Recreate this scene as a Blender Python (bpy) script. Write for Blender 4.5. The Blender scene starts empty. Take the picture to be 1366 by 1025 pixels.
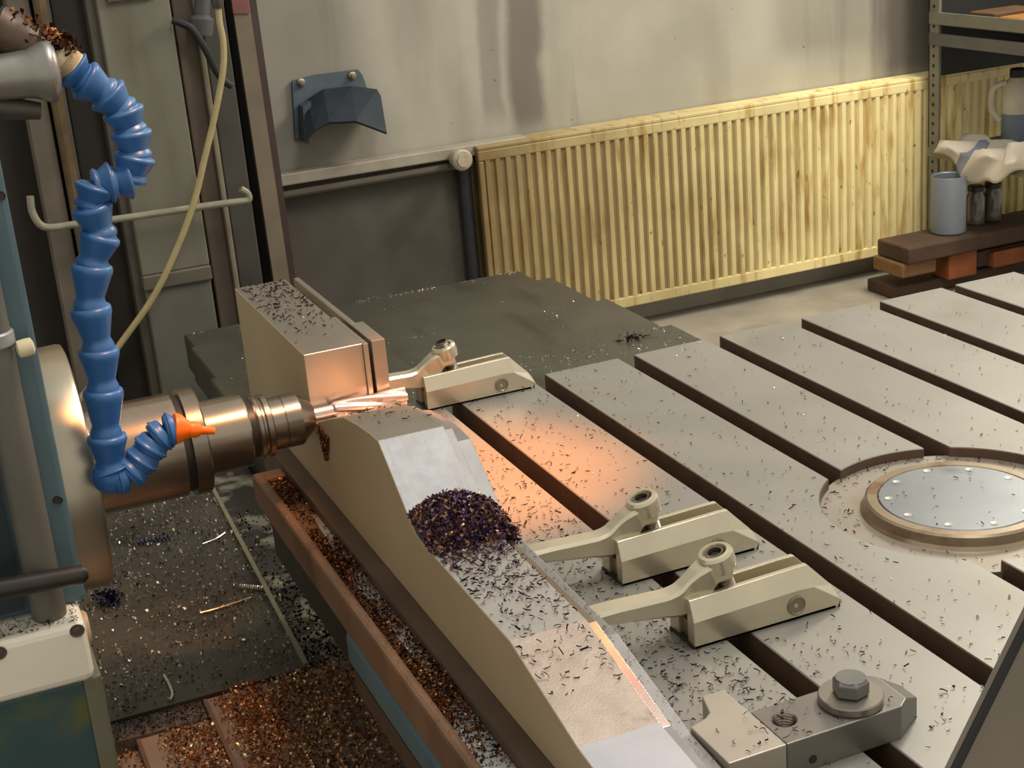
import bpy, bmesh, math, random
import numpy as np
from mathutils import Vector, Matrix

# ------------------------------------------------------------------ camera
SC = bpy.context.scene
COL = SC.collection
CAM = np.array([-0.87558, -2.08928, 0.78030])
ROT = np.array([[0.917017, -0.390384, -0.081731], [-0.200721, -0.274618, -0.94037], [0.344661, 0.878741, -0.330187]])
FOC = 2010.0
cd = bpy.data.cameras.new('camera')
cd.sensor_width = 36.0
cd.lens = FOC / 1366 * 36
cd.clip_start = 0.05
cam = bpy.data.objects.new('camera', cd)
COL.objects.link(cam)
m3 = Matrix((ROT[0], -ROT[1], -ROT[2])).transposed()
cam.matrix_world = Matrix.Translation(CAM) @ m3.to_4x4()
SC.camera = cam

SC.view_settings.view_transform = 'Standard'
SC.view_settings.look = 'None'
SC.view_settings.exposure = 0.0
SC.view_settings.gamma = 1.0
SC.view_settings.use_curve_mapping = False

# ------------------------------------------------------------------ light
w = bpy.data.worlds.new('workshop_air')
SC.world = w
w.use_nodes = True
w.node_tree.nodes['Background'].inputs[0].default_value = (0.95, 0.90, 0.80, 1)
w.node_tree.nodes['Background'].inputs[1].default_value = 0.70


def area_lamp(name, loc, target, size, power, col, size_y=None):
    l = bpy.data.lights.new(name, 'AREA')
    l.energy = power
    l.color = col
    l.shape = 'RECTANGLE'
    l.size = size
    l.size_y = size_y or size
    o = bpy.data.objects.new(name, l)
    COL.objects.link(o)
    o.location = loc
    o.rotation_euler = (Vector(target) - Vector(loc)).to_track_quat('-Z', 'Y').to_euler()
    return o


def spot_lamp(name, loc, target, power, col, deg, blend, rad=0.03):
    l = bpy.data.lights.new(name, 'SPOT')
    l.energy = power
    l.color = col
    l.spot_size = math.radians(deg)
    l.spot_blend = blend
    l.shadow_soft_size = rad
    o = bpy.data.objects.new(name, l)
    COL.objects.link(o)
    o.location = loc
    o.rotation_euler = (Vector(target) - Vector(loc)).to_track_quat('-Z', 'Y').to_euler()
    return o


area_lamp('ceiling_lamp_far', (2.3, 0.9, 1.9), (1.5, 1.5, -0.3), 1.1, 64, (1.0, 0.93, 0.80), 0.5)
area_lamp('ceiling_lamp_near', (0.5, -0.7, 2.6), (0.0, -0.6, 0), 1.4, 38, (0.98, 0.97, 0.95), 0.6)
spot_lamp('machine_work_lamp', (0.04, -0.50, 0.86), (-0.235, -0.325, 0.0), 165, (1.0, 0.30, 0.055), 33, 1.0, 0.035)
g_ = bpy.data.lights.new('machine_work_lamp_bulb', 'POINT')  # added point light for the orange reflection on the polished strip
g_.energy = 1.0
g_.color = (1.0, 0.16, 0.02)
g_.shadow_soft_size = 0.05
go_ = bpy.data.objects.new('machine_work_lamp_bulb', g_)
COL.objects.link(go_)
go_.location = (0.03, -0.47, 0.84)
spot_lamp('spindle_work_lamp', (-0.36, -0.62, 1.05), (-0.66, -0.30, 0.20), 42, (1.0, 0.38, 0.11), 36, 1.0, 0.04)  # added unseen spot for the orange streak on spindle and hose

# ------------------------------------------------------------------ helpers
rnd = random.Random(7)
nr = np.random.default_rng(11)


def ray(x, y):
    return ROT.T @ np.array([(x - 683) / FOC, (y - 512.5) / FOC, 1.0])


def P(x, y, ax, v):
    """the world point seen at pixel (x, y) on the plane where axis ax equals v"""
    d = ray(x, y)
    return CAM + d * ((v - CAM[ax]) / d[ax])


def lin(c):
    return tuple((v / 255 / 12.92) if v / 255 <= 0.04045 else ((v / 255 + 0.055) / 1.055) ** 2.4 for v in c)


def mat(name, c, rough=0.5, metal=0.0, var=0.12, scale=14, bump=0.0, bscale=None, stain=None, stretch=(1, 1, 1), spec=0.5, aniso=0.0, rvar=0.0, edge=None):
    """principled material; var: brightness mottling, stain: list of (colour, scale, threshold, softness, stretch)"""
    m = bpy.data.materials.new(name)
    m.use_nodes = True
    nt = m.node_tree
    N, L = nt.nodes, nt.links
    b = N['Principled BSDF']
    b.inputs['Roughness'].default_value = rough
    b.inputs['Metallic'].default_value = metal
    b.inputs['Specular IOR Level'].default_value = spec
    b.inputs['Anisotropic'].default_value = aniso
    tc = N.new('ShaderNodeTexCoord')

    def noise(sc, st, det=5):
        mp = N.new('ShaderNodeMapping')
        mp.inputs['Scale'].default_value = st
        L.new(tc.outputs['Object'], mp.inputs[0])
        n = N.new('ShaderNodeTexNoise')
        n.inputs['Scale'].default_value = sc
        n.inputs['Detail'].default_value = det
        L.new(mp.outputs[0], n.inputs['Vector'])
        return n.outputs['Fac']

    lc = lin(c)
    r = N.new('ShaderNodeValToRGB')
    r.color_ramp.elements[0].position = 0.3
    r.color_ramp.elements[1].position = 0.7
    r.color_ramp.elements[0].color = (*[v * (1 - var) for v in lc], 1)
    r.color_ramp.elements[1].color = (*[min(1, v * (1 + var)) for v in lc], 1)
    nf = noise(scale, stretch)
    L.new(nf, r.inputs[0])
    out = r.outputs[0]
    for s in (stain or []):
        c2, sc, th, soft, st = (list(s) + [(1, 1, 1)])[:5]
        mr = N.new('ShaderNodeMapRange')
        mr.inputs['From Min'].default_value = th
        mr.inputs['From Max'].default_value = th + soft
        L.new(noise(sc, st, 8), mr.inputs['Value'])
        mx = N.new('ShaderNodeMix')
        mx.data_type = 'RGBA'
        L.new(mr.outputs[0], mx.inputs['Factor'])
        L.new(out, mx.inputs['A'])
        mx.inputs['B'].default_value = (*lin(c2), 1)
        out = mx.outputs['Result']
    L.new(out, b.inputs['Base Color'])
    if rvar:
        mr = N.new('ShaderNodeMapRange')
        mr.inputs['To Min'].default_value = max(0.02, rough - rvar)
        mr.inputs['To Max'].default_value = rough + rvar
        L.new(nf, mr.inputs['Value'])
        L.new(mr.outputs[0], b.inputs['Roughness'])
    if bump:
        bp = N.new('ShaderNodeBump')
        bp.inputs['Strength'].default_value = bump
        bp.inputs['Distance'].default_value = 0.002
        L.new(noise(bscale or scale * 6, stretch, 6), bp.inputs['Height'])
        L.new(bp.outputs[0], b.inputs['Normal'])
    return m


def chip_mat(name, cols, rough=0.35, metal=0.7):
    m = bpy.data.materials.new(name)
    m.use_nodes = True
    nt = m.node_tree
    b = nt.nodes['Principled BSDF']
    b.inputs['Roughness'].default_value = rough
    b.inputs['Metallic'].default_value = metal
    g = nt.nodes.new('ShaderNodeNewGeometry')
    r = nt.nodes.new('ShaderNodeValToRGB')
    cr = r.color_ramp
    cr.interpolation = 'CONSTANT'
    while len(cr.elements) < len(cols):
        cr.elements.new(0.5)
    for i, c in enumerate(cols):
        cr.elements[i].position = i / len(cols)
        cr.elements[i].color = (*lin(c), 1)
    nt.links.new(g.outputs['Random Per Island'], r.inputs[0])
    nt.links.new(r.outputs[0], b.inputs['Base Color'])
    return m


def tag(o, label=None, cat=None, group=None, kind=None):
    if label: o['label'] = label
    if cat: o['category'] = cat
    if group: o['group'] = group
    if kind: o['kind'] = kind
    return o


def empty(name, loc, label, cat, group=None):
    o = bpy.data.objects.new(name, None)
    o.empty_display_size = 0.05
    COL.objects.link(o)
    o.location = loc
    bpy.context.view_layer.update()
    return tag(o, label, cat, group)


def link(name, bm, m, parent=None, smooth=False, bevel=0.0, seg=2, ang=35):
    """bmesh in world coordinates -> one mesh object, kept in place under its parent"""
    bmesh.ops.recalc_face_normals(bm, faces=bm.faces)
    me = bpy.data.meshes.new(name)
    bm.to_mesh(me)
    bm.free()
    for x in (m if isinstance(m, (list, tuple)) else [m]):
        me.materials.append(x)
    o = bpy.data.objects.new(name, me)
    COL.objects.link(o)
    if parent is None:
        pass
    else:
        o.parent = parent
        o.matrix_parent_inverse = world_of(parent).inverted()
    if smooth:
        me.polygons.foreach_set('use_smooth', [True] * len(me.polygons))
        try:
            me.set_sharp_from_angle(angle=math.radians(ang))
        except Exception:
            pass
    if bevel:
        bv = o.modifiers.new('bevel', 'BEVEL')
        bv.width = bevel
        bv.segments = seg
        bv.limit_method = 'ANGLE'
        bv.angle_limit = math.radians(35)
        bv.harden_normals = False
    return o


def world_of(o):
    m = Matrix.Translation(o.location) @ o.rotation_euler.to_matrix().to_4x4()
    if o.parent:
        m = world_of(o.parent) @ o.matrix_parent_inverse @ m
    return m


def box(bm, a, b, mi=0):
    x0, y0, z0 = a
    x1, y1, z1 = b
    v = [bm.verts.new(p) for p in ((x0, y0, z0), (x1, y0, z0), (x1, y1, z0), (x0, y1, z0), (x0, y0, z1), (x1, y0, z1), (x1, y1, z1), (x0, y1, z1))]
    for f in ((0, 3, 2, 1), (4, 5, 6, 7), (0, 1, 5, 4), (1, 2, 6, 5), (2, 3, 7, 6), (3, 0, 4, 7)):
        bm.faces.new([v[i] for i in f]).material_index = mi
    return v


def prism(bm, pts, ext):
    """polygon of 3-D points extruded by the vector ext"""
    e = Vector(ext)
    a = [bm.verts.new(p) for p in pts]
    b = [bm.verts.new(Vector(p) + e) for p in pts]
    n = len(a)
    bm.faces.new(a)
    bm.faces.new(b[::-1])
    for i in range(n):
        bm.faces.new((a[i], b[i], b[(i + 1) % n], a[(i + 1) % n]))


def frame_to(d):
    d = Vector(d).normalized()
    return d.to_track_quat('Z', 'Y').to_matrix()


def lathe(bm, prof, base, direction, n=32, caps=True):
    """profile [(radius, distance along direction)] turned about the axis"""
    R = frame_to(direction)
    base = Vector(base)
    rings = []
    for r, t in prof:
        r = max(r, 1e-5)
        rings.append([bm.verts.new(base + R @ Vector((r * math.cos(2 * math.pi * i / n), r * math.sin(2 * math.pi * i / n), t))) for i in range(n)])
    for a, b in zip(rings, rings[1:]):
        for i in range(n):
            bm.faces.new((a[i], a[(i + 1) % n], b[(i + 1) % n], b[i]))
    if caps:
        bm.faces.new(rings[0][::-1])
        bm.faces.new(rings[-1])


def tube(bm, pts, r, n=10):
    pts = [Vector(p) for p in pts]
    rs = r if isinstance(r, (list, tuple)) else [r] * len(pts)
    rings = []
    up = None
    for i, p in enumerate(pts):
        d = (pts[min(i + 1, len(pts) - 1)] - pts[max(i - 1, 0)]).normalized()
        if up is None:
            up = d.orthogonal().normalized()
        up = (up - d * up.dot(d)).normalized()
        s = d.cross(up)
        rings.append([bm.verts.new(p + (up * math.cos(2 * math.pi * k / n) + s * math.sin(2 * math.pi * k / n)) * rs[i]) for k in range(n)])
    for a, b in zip(rings, rings[1:]):
        for i in range(n):
            bm.faces.new((a[i], a[(i + 1) % n], b[(i + 1) % n], b[i]))
    bm.faces.new(rings[0][::-1])
    bm.faces.new(rings[-1])


def spline(pts, k=8):
    pts = [np.array(p, float) for p in pts]
    pts = [2 * pts[0] - pts[1]] + pts + [2 * pts[-1] - pts[-2]]
    out = []
    for i in range(1, len(pts) - 2):
        a, b, c, d = pts[i - 1:i + 3]
        for t in np.linspace(0, 1, k, endpoint=False):
            out.append(0.5 * (2 * b + (c - a) * t + (2 * a - 5 * b + 4 * c - d) * t * t + (3 * b - a - 3 * c + d) * t ** 3))
    out.append(pts[-2])
    return out


def chips(name, pos, size, m, parent=None, k=4, tilt=1.0, width=0.085, arc=(1.0, 4.2), lift=0.0):
    """curled swarf: every chip a bent ribbon standing on its own point pos"""
    pos = np.asarray(pos, float)
    n = len(pos)
    size = np.broadcast_to(np.asarray(size, float), (n,)) * nr.uniform(0.55, 1.35, n)
    a = nr.uniform(*arc, n)
    r = size / a
    t = np.linspace(-0.5, 0.5, k + 1)[None, :] * a[:, None]
    hw = size * width * nr.uniform(0.7, 1.3, n)
    pit = size * nr.uniform(-0.5, 0.5, n)
    X = r[:, None] * np.cos(t)
    Y = r[:, None] * np.sin(t)
    Z = pit[:, None] * t / a[:, None]
    V = np.stack([np.stack([X, Y, Z + hw[:, None]], -1), np.stack([X, Y, Z - hw[:, None]], -1)], 2)  # n,k+1,2,3
    V = V.reshape(n, -1, 3)
    V -= V.mean(1, keepdims=True)
    az = nr.uniform(0, 2 * np.pi, n)
    el = nr.normal(0, 1, n) * tilt
    ro = nr.uniform(0, 2 * np.pi, n)

    def Rz(q):
        c, s = np.cos(q), np.sin(q)
        M = np.zeros((n, 3, 3)); M[:, 0, 0] = c; M[:, 0, 1] = -s; M[:, 1, 0] = s; M[:, 1, 1] = c; M[:, 2, 2] = 1
        return M

    def Rx(q):
        c, s = np.cos(q), np.sin(q)
        M = np.zeros((n, 3, 3)); M[:, 0, 0] = 1; M[:, 1, 1] = c; M[:, 1, 2] = -s; M[:, 2, 1] = s; M[:, 2, 2] = c
        return M
    M = Rz(az) @ Rx(el) @ Rz(ro)
    V = np.einsum('nij,nvj->nvi', M, V)
    V[:, :, 2] -= V[:, :, 2].min(1)[:, None] - lift
    V += pos[:, None, :]
    nv = 2 * (k + 1)
    q = np.array([[2 * i, 2 * i + 1, 2 * i + 3, 2 * i + 2] for i in range(k)])
    F = (q[None] + (np.arange(n) * nv)[:, None, None]).reshape(-1, 4)
    me = bpy.data.meshes.new(name)
    me.vertices.add(n * nv)
    me.vertices.foreach_set('co', V.reshape(-1))
    me.loops.add(F.size)
    me.loops.foreach_set('vertex_index', F.reshape(-1).astype(np.int32))
    me.polygons.add(len(F))
    me.polygons.foreach_set('loop_start', np.arange(0, F.size, 4, dtype=np.int32))
    me.update(calc_edges=True)
    me.validate()
    me.materials.append(m)
    o = bpy.data.objects.new(name, me)
    COL.objects.link(o)
    if parent is not None:
        o.parent = parent
        o.matrix_parent_inverse = world_of(parent).inverted()
    o['kind'] = 'stuff'
    return o


def uni(x0, x1, n):
    return nr.uniform(min(x0, x1), max(x0, x1), n)


# ------------------------------------------------------------------ materials
STEEL_TABLE = mat('ground_steel', (150, 147, 138), 0.45, 0.5, 0.10, 5, 0.05, 300, [((136, 126, 110), 4, 0.60, 0.25), ((104, 98, 88), 60, 0.72, 0.1)])
STEEL_OILY_SHADED = mat('oily_table_edge', (92, 76, 66), 0.4, 0.4, 0.15, 12, 0.05, 200)  # oil, plus the workpiece's shadow and reflection put into the colour
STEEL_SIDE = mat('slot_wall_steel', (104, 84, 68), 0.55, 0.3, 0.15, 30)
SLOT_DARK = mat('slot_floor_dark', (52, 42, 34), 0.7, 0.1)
BLUE = mat('blue_grey_paint', (80, 104, 112), 0.42, 0.0, 0.12, 10, 0.05, 120, [((52, 74, 84), 7, 0.60, 0.2)])
TEAL = mat('teal_paint_stained', (50, 76, 76), 0.45, 0.0, 0.12, 9, 0.05, 80, [((92, 92, 44), 9, 0.55, 0.12), ((36, 52, 52), 6, 0.6, 0.2)])
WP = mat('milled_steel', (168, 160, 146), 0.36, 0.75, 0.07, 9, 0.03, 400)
WP_BRIGHT = mat('freshly_milled_steel', (146, 145, 144), 0.50, 0.5, 0.10, 60, 0.12, 500, [((140, 136, 132), 60, 0.54, 0.12, (1, 0.12, 0.12))])
WP_MATT = mat('rough_milled_steel', (160, 146, 132), 0.5, 0.6, 0.12, 40, 0.15, 400, [((120, 108, 98), 24, 0.58, 0.12)])
WP_LAST = mat('fine_milled_steel', (176, 180, 184), 0.4, 0.5, 0.05, 20, 0.04, 400)
WP_FLAT = mat('wet_milled_steel', (186, 182, 174), 0.4, 0.6, 0.06, 20, 0.04, 400)
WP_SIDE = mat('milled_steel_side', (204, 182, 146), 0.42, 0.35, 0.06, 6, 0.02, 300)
WP_RAIL = mat('rail_steel', (140, 138, 134), 0.5, 0.5, 0.10, 40, 0.08, 400)
POLISH = mat('polished_strip_steel', (196, 180, 168), 0.16, 0.95, 0.05, 50)
NICKEL = mat('nickel_plated_steel', (214, 204, 178), 0.27, 0.62, 0.06, 16, 0.05, 200)
NICKEL_DK = mat('worn_clamp_steel', (150, 140, 118), 0.4, 0.7, 0.12, 20)
BLACKSTEEL = mat('blackened_steel', (62, 58, 54), 0.4, 0.6, 0.15, 40)
TURNED = mat('turned_tool_steel', (164, 152, 136), 0.22, 0.95, 0.06, 40)
TURNED_DK = mat('dark_tool_steel', (150, 140, 126), 0.24, 0.95, 0.06, 40)
RIMS = mat('brushed_ring_steel', (186, 178, 158), 0.30, 0.9, 0.05, 8, 0.03, 200)
CARBIDE = mat('bright_carbide', (208, 200, 196), 0.28, 0.85, 0.04, 60)
GREYP = mat('grey_machine_paint', (100, 96, 86), 0.5, 0.1, 0.12, 12, 0.05, 60, [((78, 72, 62), 7, 0.58, 0.2)])
COVER = mat('oily_cover_steel', (88, 86, 74), 0.38, 0.45, 0.12, 7, 0.03, 100, [((70, 66, 56), 4, 0.55, 0.2, (3, 0.6, 1))])
COVER_DK = mat('dark_oily_cover', (78, 72, 62), 0.45, 0.35, 0.2, 9, 0.15, 90, [((48, 44, 38), 5, 0.52, 0.2), ((112, 106, 92), 60, 0.66, 0.08)])
BROWNPL = mat('dusty_brown_cover', (136, 122, 108), 0.5, 0.3, 0.12, 12, 0.06, 120, [((84, 62, 46), 10, 0.55, 0.2)])
GUTTER = mat('rust_brown_casting', (128, 96, 72), 0.45, 0.25, 0.2, 14, 0.08, 90, [((150, 112, 78), 9, 0.60, 0.2), ((70, 50, 38), 6, 0.58, 0.2)])
COOLANT = mat('milky_coolant', (150, 152, 150), 0.15, 0.0, 0.2, 12, 0.02, 60, [((132, 104, 80), 8, 0.55, 0.15)])
DARKGAP = mat('black_oily_floor', (34, 27, 21), 0.5, 0.1, 0.2, 12, 0.15, 60)
CRUST = mat('dried_coolant_crust', (40, 34, 27), 0.6, 0.0, 0.2, 10, 0.2, 80, [((126, 120, 102), 12, 0.50, 0.10)])
HOSEB = mat('blue_hose_plastic', (48, 98, 158), 0.36, 0.0, 0.06, 30, 0.02, 200, None, spec=0.5)
ORANGE = mat('orange_nozzle_plastic', (255, 112, 12), 0.4, 0.0, 0.05, 30)
WHITEP = mat('off_white_painted_plate', (232, 225, 206), 0.45, 0.05, 0.06, 10, 0.05, 100, [((120, 92, 50), 14, 0.66, 0.1), ((90, 80, 64), 40, 0.70, 0.06)])
CASTSILVER = mat('cast_aluminium', (158, 154, 146), 0.4, 0.75, 0.15, 20, 0.12, 120)
NYLON = mat('yellowed_nylon', (214, 200, 164), 0.5)
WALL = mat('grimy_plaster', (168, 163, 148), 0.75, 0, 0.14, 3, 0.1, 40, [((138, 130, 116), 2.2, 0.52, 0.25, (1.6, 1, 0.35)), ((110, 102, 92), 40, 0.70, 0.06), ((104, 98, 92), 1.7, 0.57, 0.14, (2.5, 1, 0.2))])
DADO = mat('dark_grimy_lower_plaster', (88, 82, 73), 0.7, 0, 0.14, 4, 0.1, 40, [((70, 64, 56), 3, 0.52, 0.2)])
FLOOR = mat('grey_concrete', (150, 142, 126), 0.8, 0, 0.2, 6, 0.2, 60, [((108, 101, 90), 4, 0.58, 0.2)])
CABLE = mat('pale_yellow_hose', (172, 156, 112), 0.45)
PIPEW = mat('grey_white_pipe', (146, 140, 120), 0.5, 0.1, 0.15, 30)
RUSTY = mat('rusty_ochre_pipe', (98, 80, 52), 0.6, 0.1, 0.3, 20)
RUBBER = mat('black_rubber', (30, 29, 28), 0.55)
SHELFM = mat('grey_shelf_steel', (124, 122, 108), 0.5, 0.3, 0.1, 20)
WOOD = mat('old_brown_timber', (74, 54, 40), 0.75, 0, 0.25, 12, 0.2, 60, [((54, 36, 26), 8, 0.55, 0.2, (0.3, 4, 4))])
WOODEND = mat('timber_end_grain', (126, 92, 58), 0.75, 0, 0.2, 30)
ORANGEWOOD = mat('orange_wood_block', (140, 78, 38), 0.7, 0, 0.25, 14)


def radiator_mat(nm_='grimy_cream_enamel', shift=0.0):
    m = mat(nm_, (246, 228, 166), 0.42, 0.0, 0.06, 9, 0.02, 80,
            [((204, 170, 98), 16, 0.54, 0.16, (2.2, 1, 0.35)), ((128, 96, 46), 60, 0.66, 0.06, (1, 1, 0.4))])
    nt = m.node_tree
    b = nt.nodes['Principled BSDF']
    src = b.inputs['Base Color'].links[0].from_socket
    g = nt.nodes.new('ShaderNodeNewGeometry')
    for n_ in nt.nodes:
        if n_.type == 'MAPPING': nt.links.new(g.outputs['Position'], n_.inputs[0])
    s = nt.nodes.new('ShaderNodeSeparateXYZ')
    nt.links.new(g.outputs['Position'], s.inputs[0])
    nz = nt.nodes.new('ShaderNodeTexNoise')
    nz.inputs['Scale'].default_value = 5
    nz.inputs['Detail'].default_value = 8
    nt.links.new(g.outputs['Position'], nz.inputs['Vector'])
    ad = nt.nodes.new('ShaderNodeMath'); ad.operation = 'MULTIPLY_ADD'
    nt.links.new(nz.outputs['Fac'], ad.inputs[0]); ad.inputs[1].default_value = 0.9
    nt.links.new(s.outputs[0], ad.inputs[2])
    mr = nt.nodes.new('ShaderNodeMapRange')
    mr.inputs['From Min'].default_value = 1.15 + shift
    mr.inputs['From Max'].default_value = 2.45 + shift
    mr.inputs['To Min'].default_value = 0.9
    mr.inputs['To Max'].default_value = 0.0
    nt.links.new(ad.outputs[0], mr.inputs['Value'])
    mx = nt.nodes.new('ShaderNodeMix'); mx.data_type = 'RGBA'
    nt.links.new(mr.outputs[0], mx.inputs['Factor'])
    nt.links.new(src, mx.inputs['A'])
    mx.inputs['B'].default_value = (*lin((112, 88, 50)), 1)
    nt.links.new(mx.outputs['Result'], b.inputs['Base Color'])
    return m


RAD = radiator_mat()
RAD_GROOVE = radiator_mat('grimy_groove_enamel', 0.75)


def dark_marks(m, marks):
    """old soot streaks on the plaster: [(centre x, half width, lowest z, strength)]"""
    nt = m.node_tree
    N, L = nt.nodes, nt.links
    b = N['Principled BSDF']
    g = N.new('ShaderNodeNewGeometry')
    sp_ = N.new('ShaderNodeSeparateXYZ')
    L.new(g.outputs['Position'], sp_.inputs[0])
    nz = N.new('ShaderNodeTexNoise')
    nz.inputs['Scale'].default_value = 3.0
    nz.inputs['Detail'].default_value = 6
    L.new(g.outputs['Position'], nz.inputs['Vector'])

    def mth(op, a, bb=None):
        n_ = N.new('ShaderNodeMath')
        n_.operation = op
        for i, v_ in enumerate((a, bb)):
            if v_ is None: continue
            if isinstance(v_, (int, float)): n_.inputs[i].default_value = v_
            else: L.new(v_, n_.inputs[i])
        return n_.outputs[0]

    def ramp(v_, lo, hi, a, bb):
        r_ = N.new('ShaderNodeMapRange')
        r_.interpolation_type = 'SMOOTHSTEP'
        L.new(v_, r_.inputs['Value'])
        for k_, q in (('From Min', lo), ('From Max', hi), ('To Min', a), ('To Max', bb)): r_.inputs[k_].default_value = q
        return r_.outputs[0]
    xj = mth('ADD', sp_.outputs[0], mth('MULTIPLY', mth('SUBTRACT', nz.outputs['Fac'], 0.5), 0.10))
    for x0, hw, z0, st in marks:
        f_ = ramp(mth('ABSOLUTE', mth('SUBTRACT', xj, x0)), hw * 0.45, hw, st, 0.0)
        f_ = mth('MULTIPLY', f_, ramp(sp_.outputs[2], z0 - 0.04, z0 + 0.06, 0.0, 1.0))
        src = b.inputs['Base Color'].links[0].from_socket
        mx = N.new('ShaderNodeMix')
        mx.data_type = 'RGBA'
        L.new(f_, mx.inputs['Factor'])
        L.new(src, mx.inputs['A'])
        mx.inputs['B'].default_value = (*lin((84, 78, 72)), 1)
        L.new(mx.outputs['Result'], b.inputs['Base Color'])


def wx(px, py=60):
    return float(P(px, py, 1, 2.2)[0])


dark_marks(WALL, [(wx(700), 0.075, -0.03, 0.72), (wx(655), 0.05, 0.02, 0.45), (wx(1218), 0.16, -0.05, 0.80), (wx(1105, 20), 0.26, float(P(1105, 70, 1, 2.2)[2]), 0.35), (wx(380, 100), 0.30, -0.05, 0.38)])  # darker bands above the radiator, near the shelf and at left
CH_DARK = chip_mat('blued_steel_chips', [(44, 30, 42), (70, 46, 52), (52, 40, 66), (92, 62, 48), (36, 28, 30), (150, 128, 110)])
CH_PILE = chip_mat('purple_blued_chips', [(74, 52, 76), (98, 66, 82), (66, 52, 92), (130, 92, 76), (84, 62, 70), (110, 84, 112), (176, 134, 96)], 0.35, 0.6)
CH_COPPER = chip_mat('copper_tinted_chips', [(120, 66, 34), (84, 46, 26), (60, 34, 24), (160, 96, 52), (46, 30, 24), (190, 140, 90)], 0.35, 0.75)
CH_BROWN = chip_mat('brown_rusty_chips', [(146, 94, 60), (112, 68, 44), (178, 120, 72), (80, 50, 38), (210, 160, 104), (140, 84, 48), (244, 220, 172)], 0.4, 0.45)
CH_BRIGHT = chip_mat('bright_steel_specks', [(230, 222, 204), (200, 190, 170), (160, 150, 130)], 0.3, 0.6)
CH_GREY = chip_mat('grey_steel_specks', [(150, 142, 124), (120, 112, 96), (190, 182, 160), (70, 62, 54)], 0.4, 0.5)

# ------------------------------------------------------------------ the room
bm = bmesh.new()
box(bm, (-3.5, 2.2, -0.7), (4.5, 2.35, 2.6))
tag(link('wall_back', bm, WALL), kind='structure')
bm = bmesh.new()
box(bm, (-3.5, -4.0, -0.8), (4.5, 2.35, -0.7))
tag(link('floor', bm, FLOOR), kind='structure')
bm = bmesh.new()                                            # lower wall left of the radiator: darker paint, shade put into its colour
box(bm, (-0.4, 2.19, -0.7), (0.80, 2.2, -0.055))
tag(link('trim_1', bm, DADO), kind='structure')

# conduit along the wall
t = empty('wall_conduit', (0.52, 2.17, -0.05), 'pale flat conduit strip with dark pipe running along wall to the radiator', 'conduit')
bm = bmesh.new()
box(bm, (0.10, 2.13, -0.062), (0.90, 2.19, -0.028))
link('cover_strip', bm, mat('pale_conduit_paint', (156, 148, 132), 0.5, 0, 0.12, 20), t, bevel=0.004)
bm = bmesh.new()
tube(bm, [(0.10, 2.15, -0.092), (0.72, 2.15, -0.085)], 0.013)
link('pipe', bm, mat('dark_dusty_pipe', (84, 76, 64), 0.5), t, smooth=True)

# radiator --------------------------------------------------------
RX0, RX1, RZ0, RZ1, RY = 0.722, 3.02, -0.622, -0.045, 2.1
rad = empty('radiator', (1.9, 2.15, RZ0), 'long cream yellow panel radiator with vertical ribs, brown with grime', 'radiator')
bm = bmesh.new()
box(bm, (RX0, RY + 0.008, RZ0), (RX1, RY + 0.020, RZ1))
link('panel', bm, RAD_GROOVE, rad)
bm = bmesh.new()
box(bm, (RX0, RY, RZ1 - 0.032), (RX1, RY + 0.012, RZ1))
box(bm, (RX0, RY, RZ0), (RX1, RY + 0.012, RZ0 + 0.035))
box(bm, (RX0, RY, RZ0 + 0.035), (RX0 + 0.018, RY + 0.012, RZ1 - 0.032))
link('rail_frame', bm, RAD, rad, bevel=0.004)
bm = bmesh.new()
box(bm, (RX0, RY + 0.001, RZ1), (RX1, RY + 0.095, RZ1 + 0.012))
link('top_grille', bm, RAD, rad, bevel=0.003)
bm = bmesh.new()
box(bm, (RX0, RY + 0.075, RZ0), (RX1, RY + 0.085, RZ1))
link('rear_panel', bm, RAD, rad)
pitch = 0.0335
nrib = int((RX1 - RX0 - 0.03) / pitch)
first = None
for i in range(nrib):
    x = RX0 + 0.030 + pitch * i
    if first is None:
        bm = bmesh.new()
        hw, z0, z1 = 0.0112, RZ0 + 0.05, RZ1 - 0.052
        pts = [(x - hw, RY + 0.009, 0), (x - hw + 0.004, RY + 0.001, 0), (x + hw - 0.004, RY + 0.001, 0), (x + hw, RY + 0.009, 0)]
        prism(bm, [(p[0], p[1], RZ0 + 0.03) for p in pts], (0, 0, RZ1 - 0.028 - RZ0 - 0.03))
        first = link('rib', bm, RAD, rad)
    else:
        c = first.copy()
        COL.objects.link(c)
        c.location.x += pitch * i
    # short dark slot ends at top and bottom of each channel come from the gap between ribs

bm = bmesh.new()
v = P(615, 213, 1, 2.09)
lathe(bm, [(0.018, 0.04), (0.028, 0.03), (0.032, 0.0), (0.032, -0.012), (0.026, -0.018), (0.020, -0.018), (0.019, -0.024), (0.001, -0.024)], v, (0, 1, 0), 24)
lathe(bm, [(0.012, 0.03), (0.012, 0.06)], v, (0, 1, 0), 12)
tag(link('radiator_valve', bm, mat('dusty_white_valve', (170, 160, 138), 0.45, 0, 0.15, 40), None, True), 'round dusty white radiator valve cap left of the radiator top', 'valve')
bm = bmesh.new()
a, b = P(620, 228, 1, 2.16), P(634, 372, 1, 2.16)
tube(bm, [(0.695, 2.16, -0.09), (0.697, 2.16, -0.7)], 0.021, 12)
tag(link('heating_pipe', bm, mat('dark_blue_grey_pipe', (52, 54, 56), 0.5), None, True), 'dark vertical heating pipe beside left end of the yellow radiator', 'pipe')

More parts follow.
